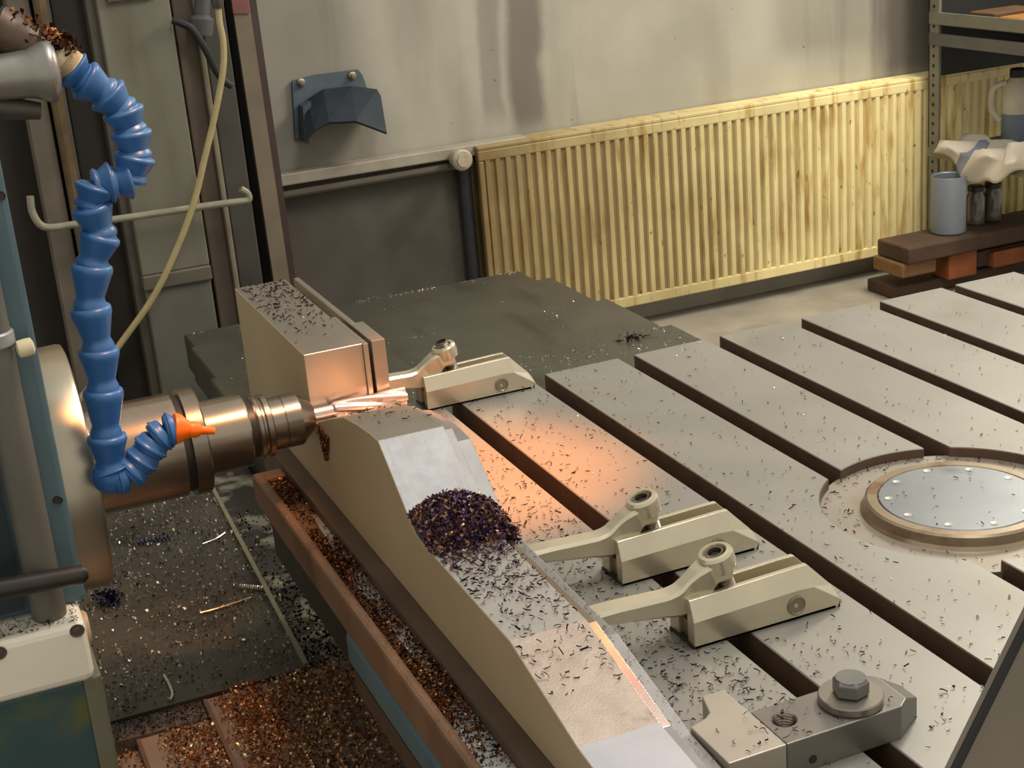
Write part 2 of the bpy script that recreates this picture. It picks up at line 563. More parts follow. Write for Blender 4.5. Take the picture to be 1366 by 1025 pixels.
# folded sheet hood on the wall ----------------------------------
hood = empty('wall_hood', tuple(P(395, 180, 1, 2.19)), 'blue black folded sheet metal hood bolted on the grey wall', 'hood')
bm = bmesh.new()
pl = [P(x, y, 1, 2.185) for x, y in ((390, 108), (421, 100), (478, 93), (484, 101), (500, 150), (430, 165), (408, 190), (394, 184))]
prism(bm, [tuple(p) for p in pl], (0, 0.01, 0))
link('back_plate', bm, mat('blue_grey_sheet', (84, 98, 106), 0.5, 0.2, 0.15, 20, 0.05), hood)
top = [P(x, y, 1, 2.17) for x, y in ((409, 133), (431, 119), (468.6, 114.6), (503, 119), (508, 128))]
bot = [P(x, y, 1, 2.04) for x, y in ((406, 190), (420, 173), (439, 163), (475, 161.5), (516, 177))]
HB = mat('blue_black_sheet', (36, 46, 56), 0.45, 0.3, 0.2, 18, 0.05)
bm = bmesh.new()
A = [bm.verts.new(p) for p in top]
B = [bm.verts.new(p) for p in bot]
A2 = [bm.verts.new(p + np.array([0, 0.004, -0.006])) for p in top]
B2 = [bm.verts.new(p + np.array([0, 0.004, -0.006])) for p in bot]
for i in range(4):
    bm.faces.new((A[i], A[i + 1], B[i + 1], B[i]))
    bm.faces.new((A2[i], B2[i], B2[i + 1], A2[i + 1]))
    bm.faces.new((B[i], B[i + 1], B2[i + 1], B2[i]))
    bm.faces.new((A[i], A2[i], A2[i + 1], A[i + 1]))
bm.faces.new((A[0], B[0], B2[0], A2[0]))
bm.faces.new((A[4], A2[4], B2[4], B[4]))
link('hood_sheet', bm, HB, hood)
bm = bmesh.new()
prism(bm, [tuple(P(x, y, 1, 2.18)) for x, y in ((409, 133), (406, 190), (400, 186), (398, 140))], (0, -0.05, 0))
link('side_flange', bm, mat('blue_grey_flange', (70, 84, 94), 0.5, 0.2), hood)
for x, y in ((401.5, 110), (469.6, 101)):
    bm = bmesh.new()
    lathe(bm, [(0.012, 0), (0.012, -0.006), (0.007, -0.008), (0.007, -0.016), (0.001, -0.017)], P(x, y, 1, 2.183), (0, 1, 0), 12)
    link('bolt', bm, NICKEL_DK, hood, True)

# shelf in the far right corner -----------------------------------
SX = 2.33
sh = empty('storage_shelf', (2.5, 1.7, -0.7), 'grey slotted angle shelving unit in front of the radiator end', 'shelf')
bm = bmesh.new()
box(bm, (SX - 0.002, 2.005, -0.7), (SX + 0.002, 2.055, 0.9))
box(bm, (SX - 0.002, 2.051, -0.7), (SX + 0.045, 2.055, 0.9))
up = link('upright', bm, SHELFM, sh)
bm = bmesh.new()
for i in range(40):
    z = -0.66 + 0.032 * i
    for yy in (2.03,):
        lathe(bm, [(0.006, 0), (0.006, -0.0035)], (SX + 0.001, yy, z), (1, 0, 0), 8)
    lathe(bm, [(0.006, 0), (0.006, -0.0015)], (SX + 0.022, 2.0515, z), (0, 1, 0), 8)
tag(link('slot_holes', bm, mat('hole_black', (16, 15, 14), 0.8), sh), kind='stuff')
for z0, z1, c in ((0.148, 0.186, 0), (0.080, 0.118, 1), (-0.292, -0.262, 2)):
    bm = bmesh.new()
    box(bm, (SX - 0.006, 1.15, z0), (SX + 0.004, 2.05, z1))
    link('front_beam', bm, SHELFM if c != 1 else mat('dull_grey_beam', (96, 94, 90), 0.5, 0.2), sh)
for z in (0.150, -0.272):
    bm = bmesh.new()
    box(bm, (SX + 0.002, 1.15, z - 0.006), (SX + 0.46, 2.05, z + 0.006))
    link('shelf_board', bm, mat('dark_shelf_board', (66, 64, 58), 0.6, 0.1), sh)
bm = bmesh.new()
box(bm, (SX + 0.43, 2.01, -0.7), (SX + 0.46, 2.05, 0.9))
box(bm, (SX + 0.43, 1.15, -0.7), (SX + 0.46, 1.19, 0.9))
box(bm, (SX, 1.15, -0.7), (SX + 0.03, 1.19, 0.9))
link('rear_uprights', bm, SHELFM, sh)
bm = bmesh.new()
box(bm, (SX + 0.435, 1.19, 0.02), (SX + 0.445, 2.01, 0.30))
link('back_sheet', bm, mat('dark_back_sheet', (40, 39, 36), 0.6), sh)  # dark sheet put in for the shade behind the shelf
bm = bmesh.new()
box(bm, (SX + 0.003, 2.056, -0.03), (SX + 0.46, 2.062, 0.60))
link('end_sheet', bm, bpy.data.materials['dark_back_sheet'], sh)  # another dark sheet, paints the shaded wall seen between the beams
for i, (y0, y1, c) in enumerate(((1.64, 1.74, (150, 102, 46)), (1.50, 1.62, (176, 128, 64)), (1.76, 1.88, (92, 66, 40)))):
    bm = bmesh.new()
    box(bm, (SX + 0.02, y0, 0.157), (SX + 0.2, y1, 0.186 + 0.004 * i))
    tag(link('wood_offcut', bm, mat('offcut_%d' % i, c, 0.6), None, bevel=0.004),
        ['ochre wooden offcut on the top shelf, middle of three', 'brightest ochre wooden offcut on the top shelf, rightmost of three', 'dark brown wooden offcut on the top shelf, leftmost of three'][i], 'offcut', 'wooden offcuts on the top shelf')

# canister on the low shelf
jc = P(1356, 180, 0, 2.57)
jx, jy = 2.57, float(jc[1])
jug = empty('canister', (jx, jy, -0.266), 'white plastic canister with black cap on the low shelf', 'canister')
zb = -0.265
bm = bmesh.new()
lathe(bm, [(0.046, 0), (0.05, 0.006), (0.05, 0.105)], (jx, jy, zb), (0, 0, 1), 24)
link('lower_body', bm, mat('blue_grey_plastic', (128, 138, 150), 0.4), jug, True)
bm = bmesh.new()
lathe(bm, [(0.05, 0.105), (0.05, 0.165), (0.046, 0.19), (0.034, 0.212), (0.024, 0.222)], (jx, jy, zb), (0, 0, 1), 24)
link('upper_body', bm, mat('white_plastic', (216, 208, 186), 0.4), jug, True)
bm = bmesh.new()
lathe(bm, [(0.027, 0.222), (0.027, 0.246), (0.024, 0.25)], (jx, jy, zb), (0, 0, 1), 20)
link('cap', bm, RUBBER, jug, True)
bm = bmesh.new()
tube(bm, spline([(jx - 0.03, jy + 0.02, zb + 0.205), (jx - 0.062, jy + 0.045, zb + 0.185), (jx - 0.066, jy + 0.048, zb + 0.12), (jx - 0.045, jy + 0.03, zb + 0.08)], 6), 0.011, 10)
link('handle', bm, bpy.data.materials['white_plastic'], jug, True)

# rag draped over the low beam
bm = bmesh.new()
NU, NV = 40, 22
cloth = []
for i in range(NU + 1):
    row = []
    u = i / NU
    y = 1.985 - 0.60 * u
    for j in range(NV + 1):
        s = j / NV
        hang = 0.13 * (0.25 + 0.9 * math.exp(-((u - 0.40) / 0.17) ** 2) + 0.35 * math.exp(-((u - 0.55) / 0.06) ** 2)) * (0.75 + 0.25 * math.sin(9 * u))
        inner = 0.16
        d = s * (inner + hang)
        if d < inner:
            x = SX + inner - d - 0.012
            z = -0.254 + 0.014 * (1 + math.sin(26 * u + 9 * s)) + 0.02 * (u > 0.55) * (1 + math.sin(40 * u + 5 * s))
        else:
            e = d - inner
            x = SX - 0.018 - 0.010 * math.sin(22 * u + 30 * e) - 0.02 * math.exp(-((u - 0.5) / 0.1) ** 2) * e * 8
            z = -0.245 - e + 0.008 * math.sin(20 * u)
        row.append(bm.verts.new((x, y + 0.02 * math.sin(7 * s + 3 * u), z)))
    cloth.append(row)
for i in range(NU):
    for j in range(NV):
        f = bm.faces.new((cloth[i][j], cloth[i + 1][j], cloth[i + 1][j + 1], cloth[i][j + 1]))
        f.material_index = 1 if 7 <= i <= 9 and j > 5 else 0
o = link('rag', bm, [mat('dirty_white_cotton', (206, 196, 178), 0.85, 0, 0.1, 12, 0.1, 60), mat('faded_blue_stripe', (132, 138, 152), 0.85)], None, True, ang=180)
sd = o.modifiers.new('thick', 'SOLIDIFY')
sd.thickness = 0.004
tag(o, 'white cotton rag with blue stripe hanging over the low shelf beam', 'rag')

# timber stack below the shelf
pal = empty('timber_stack', (2.4, 1.85, -0.7), 'stack of dark brown timber beams on the floor below the shelf', 'timber')
for nm, a, b, m_ in (('beam', (2.045, 1.78, -0.566), (3.1, 1.95, -0.512), WOOD), ('beam', (2.035, 1.80, -0.615), (2.17, 1.96, -0.568), WOODEND),
                     ('beam', (2.35, 1.82, -0.640), (3.1, 1.92, -0.585), WOOD), ('block', (2.22, 1.80, -0.655), (2.335, 1.9, -0.570), ORANGEWOOD),
                     ('block', (2.40, 1.795, -0.645), (2.56, 1.9, -0.59), ORANGEWOOD), ('beam', (2.04, 1.85, -0.7), (3.1, 2.0, -0.657), WOOD)):
    bm = bmesh.new()
    box(bm, a, b)
    link(nm, bm, m_, pal, bevel=0.006)
bm = bmesh.new()
cx, cy, cz = 2.27, 1.87, -0.5105
lathe(bm, [(0.054, 0), (0.057, 0.004), (0.057, 0.186), (0.055, 0.19), (0.051, 0.186), (0.050, 0.02)], (cx, cy, cz), (0, 0, 1), 32)
tag(link('tin_can', bm, mat('grey_blue_tin', (124, 130, 138), 0.4, 0.2, 0.06, 10), None, True), 'tall grey tin can standing on the timber beam below the rag', 'can')
for i, xx in enumerate((2.405, 2.475)):
    j = empty('glass_jar', (xx, 1.90, -0.5105), ['murky glass jar on the timber beam, next to the grey tin can', 'murky glass jar on the timber beam, right of another jar'][i], 'jar', 'glass jars on the timber beam')
    bm = bmesh.new()
    lathe(bm, [(0.028, 0), (0.031, 0.004), (0.031, 0.09), (0.024, 0.105), (0.024, 0.112)], (xx, 1.90, -0.5105), (0, 0, 1), 20)
    gm = bpy.data.materials.get('murky_glass') or mat('murky_glass', (96, 92, 78), 0.12, 0, 0.2, 20, spec=0.8)
    link('jar_body', bm, gm, j, True)
    bm = bmesh.new()
    lathe(bm, [(0.027, 0.112), (0.027, 0.128), (0.024, 0.13)], (xx, 1.90, -0.5105), (0, 0, 1), 20)
    link('lid', bm, BLACKSTEEL, j, True)

# ------------------------------------------------------------------ cabinets and ducts at the left of the wall
def column(name, px0, px1, Y, depth, m, label, cat, z0=-0.7, z1=1.1, parent=None):
    x0, x1 = P(px0, 0, 1, Y)[0], P(px1, 0, 1, Y)[0]
    b_ = bmesh.new()
    box(b_, (x0, Y, z0), (x1, Y + depth, z1))
    o_ = link(name, b_, m, parent, bevel=0.004)
    if label: tag(o_, label, cat)
    return o_


GP = mat('olive_grey_panel', (122, 118, 102), 0.55, 0.1, 0.10, 4, 0.05, 60, [((98, 90, 74), 3, 0.55, 0.2, (2, 1, 0.5)), ((156, 150, 134), 40, 0.72, 0.05)])
cab = empty('control_cabinet', (-0.26, 2.0, -0.7), 'tall olive grey sheet metal cabinet behind the blue hose', 'cabinet')
column('side_strip', 113, 128, 1.93, 0.2, mat('side_strip_grey', (96, 90, 78), 0.55, 0.1), None, None, parent=cab)
column('front_panel', 128, 226, 1.90, 0.25, GP, None, None, parent=cab, z0=-0.195)
column('lower_panel', 128, 224, 1.905, 0.24, mat('lower_panel_grey', (108, 106, 96), 0.55, 0.1, 0.12, 8, 0.05), None, None, parent=cab, z1=-0.235)
column('ledge', 127, 227, 1.893, 0.25, mat('ledge_grey', (104, 98, 84), 0.5, 0.1), None, None, parent=cab, z0=-0.235, z1=-0.195)
bm = bmesh.new()
a = P(143, 0, 1, 1.89)
box(bm, (a[0], 1.885, a[2] - 0.005), (a[0] + 0.12, 1.90, a[2] + 0.05))
link('name_plate', bm, mat('brown_plate', (92, 70, 58), 0.5), cab)
column('wall_duct', 228, 256, 1.95, 0.2, mat('brown_grey_duct', (98, 86, 72), 0.55, 0.1, 0.15, 6), 'brown grey vertical duct right of the olive cabinet', 'duct')
column('duct_flange', 256.5, 264, 1.93, 0.2, mat('pale_flange', (134, 124, 106), 0.5, 0.2), 'narrow pale vertical flange right of the brown duct', 'flange')
column('cable_channel', 264.5, 298, 1.99, 0.15, mat('dark_grey_channel', (72, 70, 64), 0.5, 0.1, 0.15, 8), 'dark grey vertical cable channel behind the pale hose', 'channel')
column('black_duct', 298.5, 338, 2.08, 0.1, mat('black_duct_paint', (24, 22, 20), 0.6), 'black vertical duct behind the leaning beige post', 'duct')  # black slab put in to paint the dark gap beside the post
column('dark_column', 66, 112, 1.98, 0.2, mat('brown_black_column', (50, 46, 39), 0.6, 0.1, 0.2, 6), 'brown black vertical column left of the olive cabinet', 'column')
column('grey_channel', 44, 65.5, 1.97, 0.1, mat('grey_channel_paint', (104, 98, 88), 0.55, 0.1, 0.2, 6), 'grey vertical channel between rusty ochre pipe and dark column', 'channel')
column('beige_channel', 8, 38, 1.97, 0.1, mat('beige_channel_paint', (122, 112, 98), 0.55, 0.1, 0.25, 6), 'beige streaked vertical channel at the far left of the photo', 'channel')
column('dark_recess_panel', -80, 66, 2.12, 0.06, mat('recess_dark', (52, 48, 42), 0.7), 'dark recessed sheet behind the vertical channels at far left', 'sheet')
bm = bmesh.new()
xp = P(50, 150, 1, 1.93)[0]
tube(bm, [(P(52, 0, 1, 1.93)[0], 1.93, 1.1), (P(52, 0, 1, 1.93)[0], 1.93, -0.7)], 0.017, 10)
tag(link('ochre_pipe', bm, RUSTY, None, True), 'rusty ochre vertical pipe at far left behind the blue column', 'pipe')
# horizontal pipe with elbows
bm = bmesh.new()
tube(bm, spline([P(x, y, 1, 1.84) for x, y in ((40, 262), (44, 285), (60, 303), (100, 299.5), (149, 293.5), (275, 275), (325, 268), (332, 265), (330, 258), (321, 252))], 6), 0.0095, 10)
tag(link('air_pipe', bm, PIPEW, None, True), 'thin grey white pipe running level in front of the olive cabinet', 'pipe')
bm = bmesh.new()
tube(bm, spline([P(x, y, 1, 1.80) for x, y in ((291, 5), (293, 30), (298, 58), (297, 97), (285, 161), (273, 211), (259, 269), (235, 334), (204, 397), (159, 461), (128, 505), (100, 541))], 6), 0.0085, 10)
a = P(290, 8, 1, 1.80)
hs = link('air_hose', bm, CABLE, None, True)
tag(hs, 'pale yellow hose hanging in a curve in front of the cabinet', 'hose')
bm = bmesh.new()
lathe(bm, [(0.013, -0.005), (0.016, 0.01), (0.016, 0.05), (0.011, 0.06), (0.011, 0.12)], P(291, 8, 1, 1.80), (0, 0, 1), 14)
link('coupling', bm, mat('dull_coupling', (88, 82, 72), 0.4, 0.5), hs, True)
bm = bmesh.new()
tube(bm, spline([P(x, y, 1, 1.88) for x, y in ((230, 27), (242, 31), (256, 39), (273, 64), (288, 94), (298, 107), (309, 115))], 6), 0.010, 10)
tag(link('black_cable', bm, RUBBER, None, True), 'short black cable bending down from the cabinet to the channel', 'cable')
bm = bmesh.new()
lathe(bm, [(0.03, -0.08), (0.032, -0.04), (0.02, -0.03), (0.02, 0.02), (0.03, 0.03), (0.03, 0.1)], P(270, 4, 1, 1.92), (0.2, 0, 1), 14)
tag(link('cable_gland', bm, mat('grey_gland', (84, 86, 86), 0.5), None, True), 'grey cable gland at top edge beside the pale hose coupling', 'gland')

# leaning beige post
post = empty('guard_post', tuple(P(385, 365, 1, 2.0)), 'tall leaning beige angle iron post with brown edge before the wall', 'post')
def lean(pxs, Y, th):
    b_ = bmesh.new()
    prism(b_, [tuple(P(x, y, 1, Y)) for x, y in pxs], (0, th, 0))
    return b_
link('flange', lean(((303, -40), (326, -40), (402, 480), (381, 480)), 2.0, 0.02), mat('beige_post_paint', (120, 108, 90), 0.5, 0.05, 0.15, 10, 0.03, 60), post)
link('brown_edge', lean(((326, -40), (336, -40), (410, 480), (402, 480)), 2.005, 0.05), mat('brown_edge_paint', (66, 52, 46), 0.5), post)
bm = bmesh.new()
pa = [P(x, y, 1, 1.998) for x, y in ((304.4, -30), (326, -30), (333, 18), (311, 18))]
prism(bm, [tuple(p) for p in pa], (0, -0.003, 0))
link('red_tape', bm, mat('faded_red_tape', (128, 76, 70), 0.5), post)

# ------------------------------------------------------------------ telescopic covers behind the table
tc = empty('telescopic_cover', (0.2, 1.2, -0.45), 'grey green telescopic steel way cover with chip covered seams behind table', 'way cover')
plates = [(-0.288, 0.655, 1.500, 1.685, -0.312), (-0.300, 0.690, 1.190, 1.540, -0.306), (-0.315, 0.712, 0.885, 1.24, -0.300), (-0.33, 0.728, 0.40, 0.93, -0.294)]
for i, (x0, x1, y0, y1, z) in enumerate(plates):
    bm = bmesh.new()
    prof = [(x0, z - 0.09), (x0, z - 0.004), (x0 + 0.004, z), (x1 - 0.004, z), (x1, z - 0.004), (x1, z - 0.09)]
    inner = [(x, zz - 0.004 if zz > z - 0.05 else zz) for x, zz in prof]
    a = [bm.verts.new((x, y0, zz)) for x, zz in prof]
    b = [bm.verts.new((x, y1, zz)) for x, zz in prof]
    bm.faces.new(a); bm.faces.new(b[::-1])
    for k in range(6):
        bm.faces.new((a[k], b[k], b[(k + 1) % 6], a[(k + 1) % 6]))
    link('cover_plate', bm, COVER, tc)
pts = []
for (y, z) in ((1.672, -0.312), (1.545, -0.312), (1.245, -0.306), (0.935, -0.300)):
    n = 620
    x = uni(-0.28, 0.65, n)
    cl = np.sin(x * 17 + y * 9) + np.sin(x * 41)
    keep = nr.uniform(-1.2, 2, n) < cl
    pts.append(np.c_[x, y + nr.normal(0, 0.004, n), np.full(n, z)][keep])
n = 420
x = uni(-0.25, 0.72, n)
pts.append(np.c_[x, uni(0.80, 0.93, n), np.full(n, -0.294)])
n = 90
pts.append(np.c_[uni(-0.28, 0.65, n), uni(0.9, 1.68, n), np.full(n, -0.297)])
tag(chips('seam_chips', np.concatenate(pts), 0.007, CH_BRIGHT, None, 3), 'bright steel chips lying along seams of the telescopic cover', 'chips')
n = 40
tag(chips('dark_chip_clump', np.c_[nr.normal(0.60, 0.022, n), nr.normal(0.885, 0.012, n), np.full(n, -0.293)], 0.016, CH_DARK, None, 5), 'small clump of black chips near right end of telescopic cover', 'chips')
bm = bmesh.new()
box(bm, (-0.26, 0.42, -0.70), (0.64, 1.64, -0.41))
tag(link('machine_bed', bm, mat('dark_bed_paint', (52, 54, 52), 0.6)), 'dark machine bed under the grey green telescopic cover', 'machine bed')

# ------------------------------------------------------------------ the rotary table
PT, SW = 0.16, 0.1315
X0 = -0.48
CX, CY, CR = 0.2257, -0.731, 0.166
YN = -1.462
tb = empty('rotary_table', (CX, CY, -0.5), 'large square steel machine table with T slots and round centre recess', 'machine table')
for k in range(9):
    x0 = X0 + PT * k
    x1 = x0 + SW
    sm = STEEL_TABLE if k else STEEL_OILY_SHADED
    if k == 0: x0 = -0.463
    polys = []
    xs_hit = [x for x in np.linspace(x0, x1, 25) if abs(x - CX) < CR]
    def ys(x):
        return math.sqrt(max(0, CR * CR - (x - CX) ** 2))
    if not xs_hit:
        polys.append([(x0, YN), (x1, YN), (x1, 0), (x0, 0)])
    elif x0 > CX - CR and x1 < CX + CR:
        xx = np.linspace(x0, x1, 25)
        polys.append([(x0, 0)] + [(x, CY + ys(x)) for x in xx] + [(x1, 0)])
        polys.append([(x1, YN)] + [(x, CY - ys(x)) for x in xx[::-1]] + [(x0, YN)])
    else:
        if x0 <= CX - CR:                    # bite on the right side
            th = np.linspace(0, 1, 30)
            y1_ = ys(x1)
            arc = []
            a0 = math.acos((CX - x1) / CR) if x1 < CX else 0
            for q in np.linspace(a0, -a0, 31):
                arc.append((CX - CR * math.cos(q), CY + CR * math.sin(q)))
            polys.append([(x0, YN), (x0, 0), (x1, 0)] + arc + [(x1, YN)])
        else:
            a0 = math.acos((x0 - CX) / CR)
            arc = [(CX + CR * math.cos(q), CY + CR * math.sin(q)) for q in np.linspace(-a0, a0, 31)]
            polys.append([(x1, 0), (x1, YN), (x0, YN)] + arc + [(x0, 0)])
    for pl in polys:
        bm = bmesh.new()
        prism(bm, [(x, y, -0.06) for x, y in pl], (0, 0, 0.06))
        bm.normal_update()
        for f in bm.faces:
            if abs(f.normal.z) < 0.5: f.material_index = 1
        bmesh.ops.recalc_face_normals(bm, faces=bm.faces)
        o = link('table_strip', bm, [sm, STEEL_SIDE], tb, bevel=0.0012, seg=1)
# slot floor, recess floor, body
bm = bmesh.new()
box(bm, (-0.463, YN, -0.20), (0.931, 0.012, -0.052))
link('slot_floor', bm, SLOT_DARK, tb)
bm = bmesh.new()
lathe(bm, [(CR + 0.004, -0.055), (CR + 0.004, -0.0135), (0.001, -0.0135)], (CX, CY, 0), (0, 0, 1), 64)
link('recess_floor', bm, mat('stained_recess_steel', (150, 141, 127), 0.45, 0.4, 0.1, 14, 0.05, 200, [((132, 104, 74), 13, 0.57, 0.16)]), tb)
bm = bmesh.new()
lathe(bm, [(0.118, -0.0135), (0.115, -0.009), (0.114, -0.0095), (0.112, 0.001), (0.109, 0.0035), (0.0975, 0.0035), (0.0965, 0.002), (0.0965, -0.005)], (CX, CY, 0), (0, 0, 1), 72)
link('centre_ring', bm, mat('bronze_tinted_ring', (166, 150, 126), 0.32, 0.75, 0.1, 20, 0.03, 200, [((132, 88, 52), 16, 0.56, 0.15)]), tb, True, ang=30)
bm = bmesh.new()
lathe(bm, [(0.0955, -0.006), (0.0955, 0.0025), (0.0945, 0.0035), (0.001, 0.0035)], (CX, CY, 0), (0, 0, 1), 72)
cdsk = link('cover_disc', bm, mat('bluish_steel_disc', (150, 154, 158), 0.34, 0.75, 0.1, 9, 0.04, 200, [((116, 116, 116), 8, 0.6, 0.1)]), tb, True, ang=30)
SPOT = mat('worn_plug_face', (206, 200, 184), 0.4, 0.6)
for i in range(10):
    q = 2 * math.pi * (i + 0.2) / 10
    bm = bmesh.new()
    lathe(bm, [(0.0048, 0.0030), (0.0046, 0.0042), (0.002, 0.0040), (0.001, 0.0036)], (CX + 0.084 * math.cos(q), CY + 0.084 * math.sin(q), 0), (0, 0, 1), 12)
    link('screw', bm, SPOT, cdsk, True)
# coolant gutter on the left side
bm = bmesh.new()
gx0, gx1, gx2 = -0.508, -0.494, -0.463
box(bm, (gx0, YN, -0.052), (gx1, -0.135, -0.002))
box(bm, (gx0 + 0.001, -0.150, -0.052), (gx2, -0.118, -0.008))
link('gutter_rim', bm, GUTTER, tb, bevel=0.005)
bm = bmesh.new()
box(bm, (gx1 - 0.002, YN, -0.054), (gx2, -0.14, -0.016))
link('gutter_floor', bm, GUTTER, tb)
bm = bmesh.new()
vs = [(-0.4935, -1.46), (-0.4635, -1.46), (-0.4635, -0.30), (-0.470, -0.30), (-0.480, -0.50), (-0.478, -0.80), (-0.484, -0.86), (-0.4935, -0.88)]
prism(bm, [(x, y, -0.0158) for x, y in vs], (0, 0, 0.0035))
link('coolant_pool', bm, COOLANT, tb)
bm = bmesh.new()
box(bm, (-0.507, YN, -0.10), (0.94, -0.545, -0.053))
link('blue_skirt', bm, BLUE, tb, bevel=0.008)
bm = bmesh.new()
box(bm, (-0.505, YN + 0.01, -0.13), (0.93, -0.56, -0.10))
link('base_casting', bm, mat('brown_oily_casting', (86, 68, 52), 0.5, 0.2, 0.2, 8), tb)
bm = bmesh.new()
box(bm, (-0.33, -1.40, -0.285), (0.93, 0.0, -0.13))
link('under_body', bm, mat('dark_under_body', (46, 42, 38), 0.6), tb)
bm = bmesh.new()
box(bm, (-0.25, -1.3, -0.7), (0.7, 0.0, -0.285))
link('pedestal', bm, bpy.data.materials['dark_under_body'], tb)

# ------------------------------------------------------------------ workpiece
XL, XM, XR = -0.44, -0.360, -0.328
prof = [(0.147, 0.0), (0.147, 0.19), (-0.246, 0.189), (-0.246, 0.118), (-0.2465, 0.108), (-0.249, 0.1015), (-0.254, 0.0976), (-0.260, 0.0968), (-0.267, 0.0985), (-0.274, 0.104),
        (-0.34, 0.130), (-0.41, 0.154), (-0.47, 0.163), (-0.520, 0.168), (-0.548, 0.1690), (-0.575, 0.150), (-0.652, 0.0950), (-0.665, 0.0925), (-0.915, 0.0885), (-1.058, 0.0530), (-1.066, 0.0520), (-1.30, 0.026), (-1.30, 0.0)]


def wz(y):
    ys_ = [p[0] for p in prof[2:-1]][::-1]
    zs_ = [p[1] for p in prof[2:-1]][::-1]
    return np.where(np.asarray(y) > -0.246, 0.189, np.interp(y, ys_, zs_))


wp = empty('workpiece', (-0.39, -0.55, 0), 'long milled steel workpiece with raised far block and stepped sloping top', 'workpiece')
bm = bmesh.new()
prism(bm, [(XL, y, z) for y, z in prof], (XM - XL, 0, 0))
bmesh.ops.recalc_face_normals(bm, faces=bm.faces)
bm.normal_update()
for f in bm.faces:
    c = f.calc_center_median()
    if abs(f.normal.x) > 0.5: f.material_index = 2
    elif c.z > 0.02 and -0.66 < c.y < -0.549: f.material_index = 1
    elif c.z > 0.02 and c.y < -1.062: f.material_index = 5
    elif c.z > 0.02 and c.y < -0.916: f.material_index = 3
    elif c.z > 0.02 and c.y < -0.66: f.material_index = 4
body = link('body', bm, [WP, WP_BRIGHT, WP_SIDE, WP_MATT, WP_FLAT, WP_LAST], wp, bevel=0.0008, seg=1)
# side rail: lower ledge along the right side
rprof = [(0.147, 0.0), (0.147, 0.17), (-0.149, 0.17), (-0.20, 0.17), (-0.20, 0.10), (-0.30, 0.10), (-0.41, 0.135), (-0.50, 0.145), (-0.548, 0.142), (-0.650, 0.068), (-0.915, 0.060), (-1.058, 0.026), (-1.30, 0.006), (-1.30, 0.0)]
iprof = [(0.147, 0.0), (0.147, 0.17), (-0.20, 0.17), (-0.20, 0.10), (-0.30, 0.10)] + [(y, z - 0.005) for y, z in prof[11:-1]] + [(-1.30, 0.0)]
def part_of(pr, y0, y1):
    ys_ = [y for y, z in pr if y1 < y < y0]
    yy = [y0] + ys_ + [y1]
    zz = np.interp(yy, [p[0] for p in pr[1:-1]][::-1], [p[1] for p in pr[1:-1]][::-1])
    return [(y0, 0.0)] + [(y, float(z)) for y, z in zip(yy, zz)] + [(y1, 0.0)]


bm = bmesh.new()
far_ = [p for p in iprof if p[0] > -0.66] 
prism(bm, [(XM, y, z) for y, z in iprof if y > -0.70] + [(XM, -0.70, 0.087), (XM, -0.70, 0.0)], (0.0105, 0, 0))
link('inner_ledge', bm, WP_RAIL, wp, bevel=0.001)
bm = bmesh.new()
prism(bm, [(XM, y, z) for y, z in part_of(iprof, -0.70, -1.060)], (0.0105, 0, 0))
link('inner_ledge', bm, POLISH, wp, bevel=0.001)
bm = bmesh.new()
prism(bm, [(XM, y, z) for y, z in part_of(iprof, -1.060, -1.30)], (0.0105, 0, 0))
link('inner_ledge', bm, WP_RAIL, wp, bevel=0.001)
rp2 = [(y, z + 0.004 if 0.001 < z < 0.16 else z) for y, z in rprof]
bm = bmesh.new()
prism(bm, [(XM + 0.0112, y, z) for y, z in rp2], (0.0208, 0, 0))
link('side_rail', bm, WP_RAIL, wp, bevel=0.0015)
bm = bmesh.new()
box(bm, (-0.3470, -0.149, 0.165), (-0.3385, 0.147, 0.1895))
box(bm, (-0.3470, -0.246, 0.100), (-0.3280, -0.149, 0.1895))
link('top_lip', bm, WP, wp, bevel=0.001)
bm = bmesh.new()
box(bm, (-0.360, -0.249, 0.10), (-0.3525, -0.10, 0.1888))
link('corner_strip', bm, WP, wp, bevel=0.001)

# chips on the workpiece
n = 430
y = uni(-0.20, 0.145, n); x = uni(-0.435, -0.362, n)
keep = nr.uniform(0, 1, n) < np.clip(0.12 + (y + 0.16) / 0.26, 0.05, 1)
tag(chips('block_chips', np.c_[x, y, np.full(n, 0.1895)][keep], 0.0078, CH_DARK, None, 4, 0.5), 'dark curled chips on top of the raised far block', 'chips')
n = 900
y = -0.64 - np.abs(nr.gamma(1.2, 0.11, n)); x = uni(-0.437, -0.361, n)
ok = y > -1.0
tag(chips('flat_chips', np.c_[x, y, wz(y) + 0.0005][ok], 0.0075, CH_DARK, None, 4, 0.5), 'dark curled chips scattered over the flat top of the workpiece', 'chips')
n = 60
y = uni(-0.50, -0.30, n); x = uni(-0.43, -0.36, n)
tag(chips('hump_chips', np.c_[x, y, wz(y) + 0.0005], 0.006, CH_DARK, None, 4, 0.5), 'few small chips on the hump beside the end mill', 'chips')
n = 170
y = uni(-0.66, -1.30, n); x = uni(-0.344, -0.330, n)
zz = np.interp(y, [p[0] for p in rp2[::-1]], [p[1] for p in rp2[::-1]])
tag(chips('rail_chips', np.c_[x, y, zz + 0.0005], 0.004, CH_GREY, None, 3, 0.6), 'tiny grey chips along the lower side rail of the workpiece', 'chips')
# heap at the foot of the slope
hc = np.array([-0.395, -0.628])
def under(x, y):
    return np.where(x < XM + 0.0106, wz(y) - 0.005 * (x > XM + 1e-4), wz(y) - 0.026)


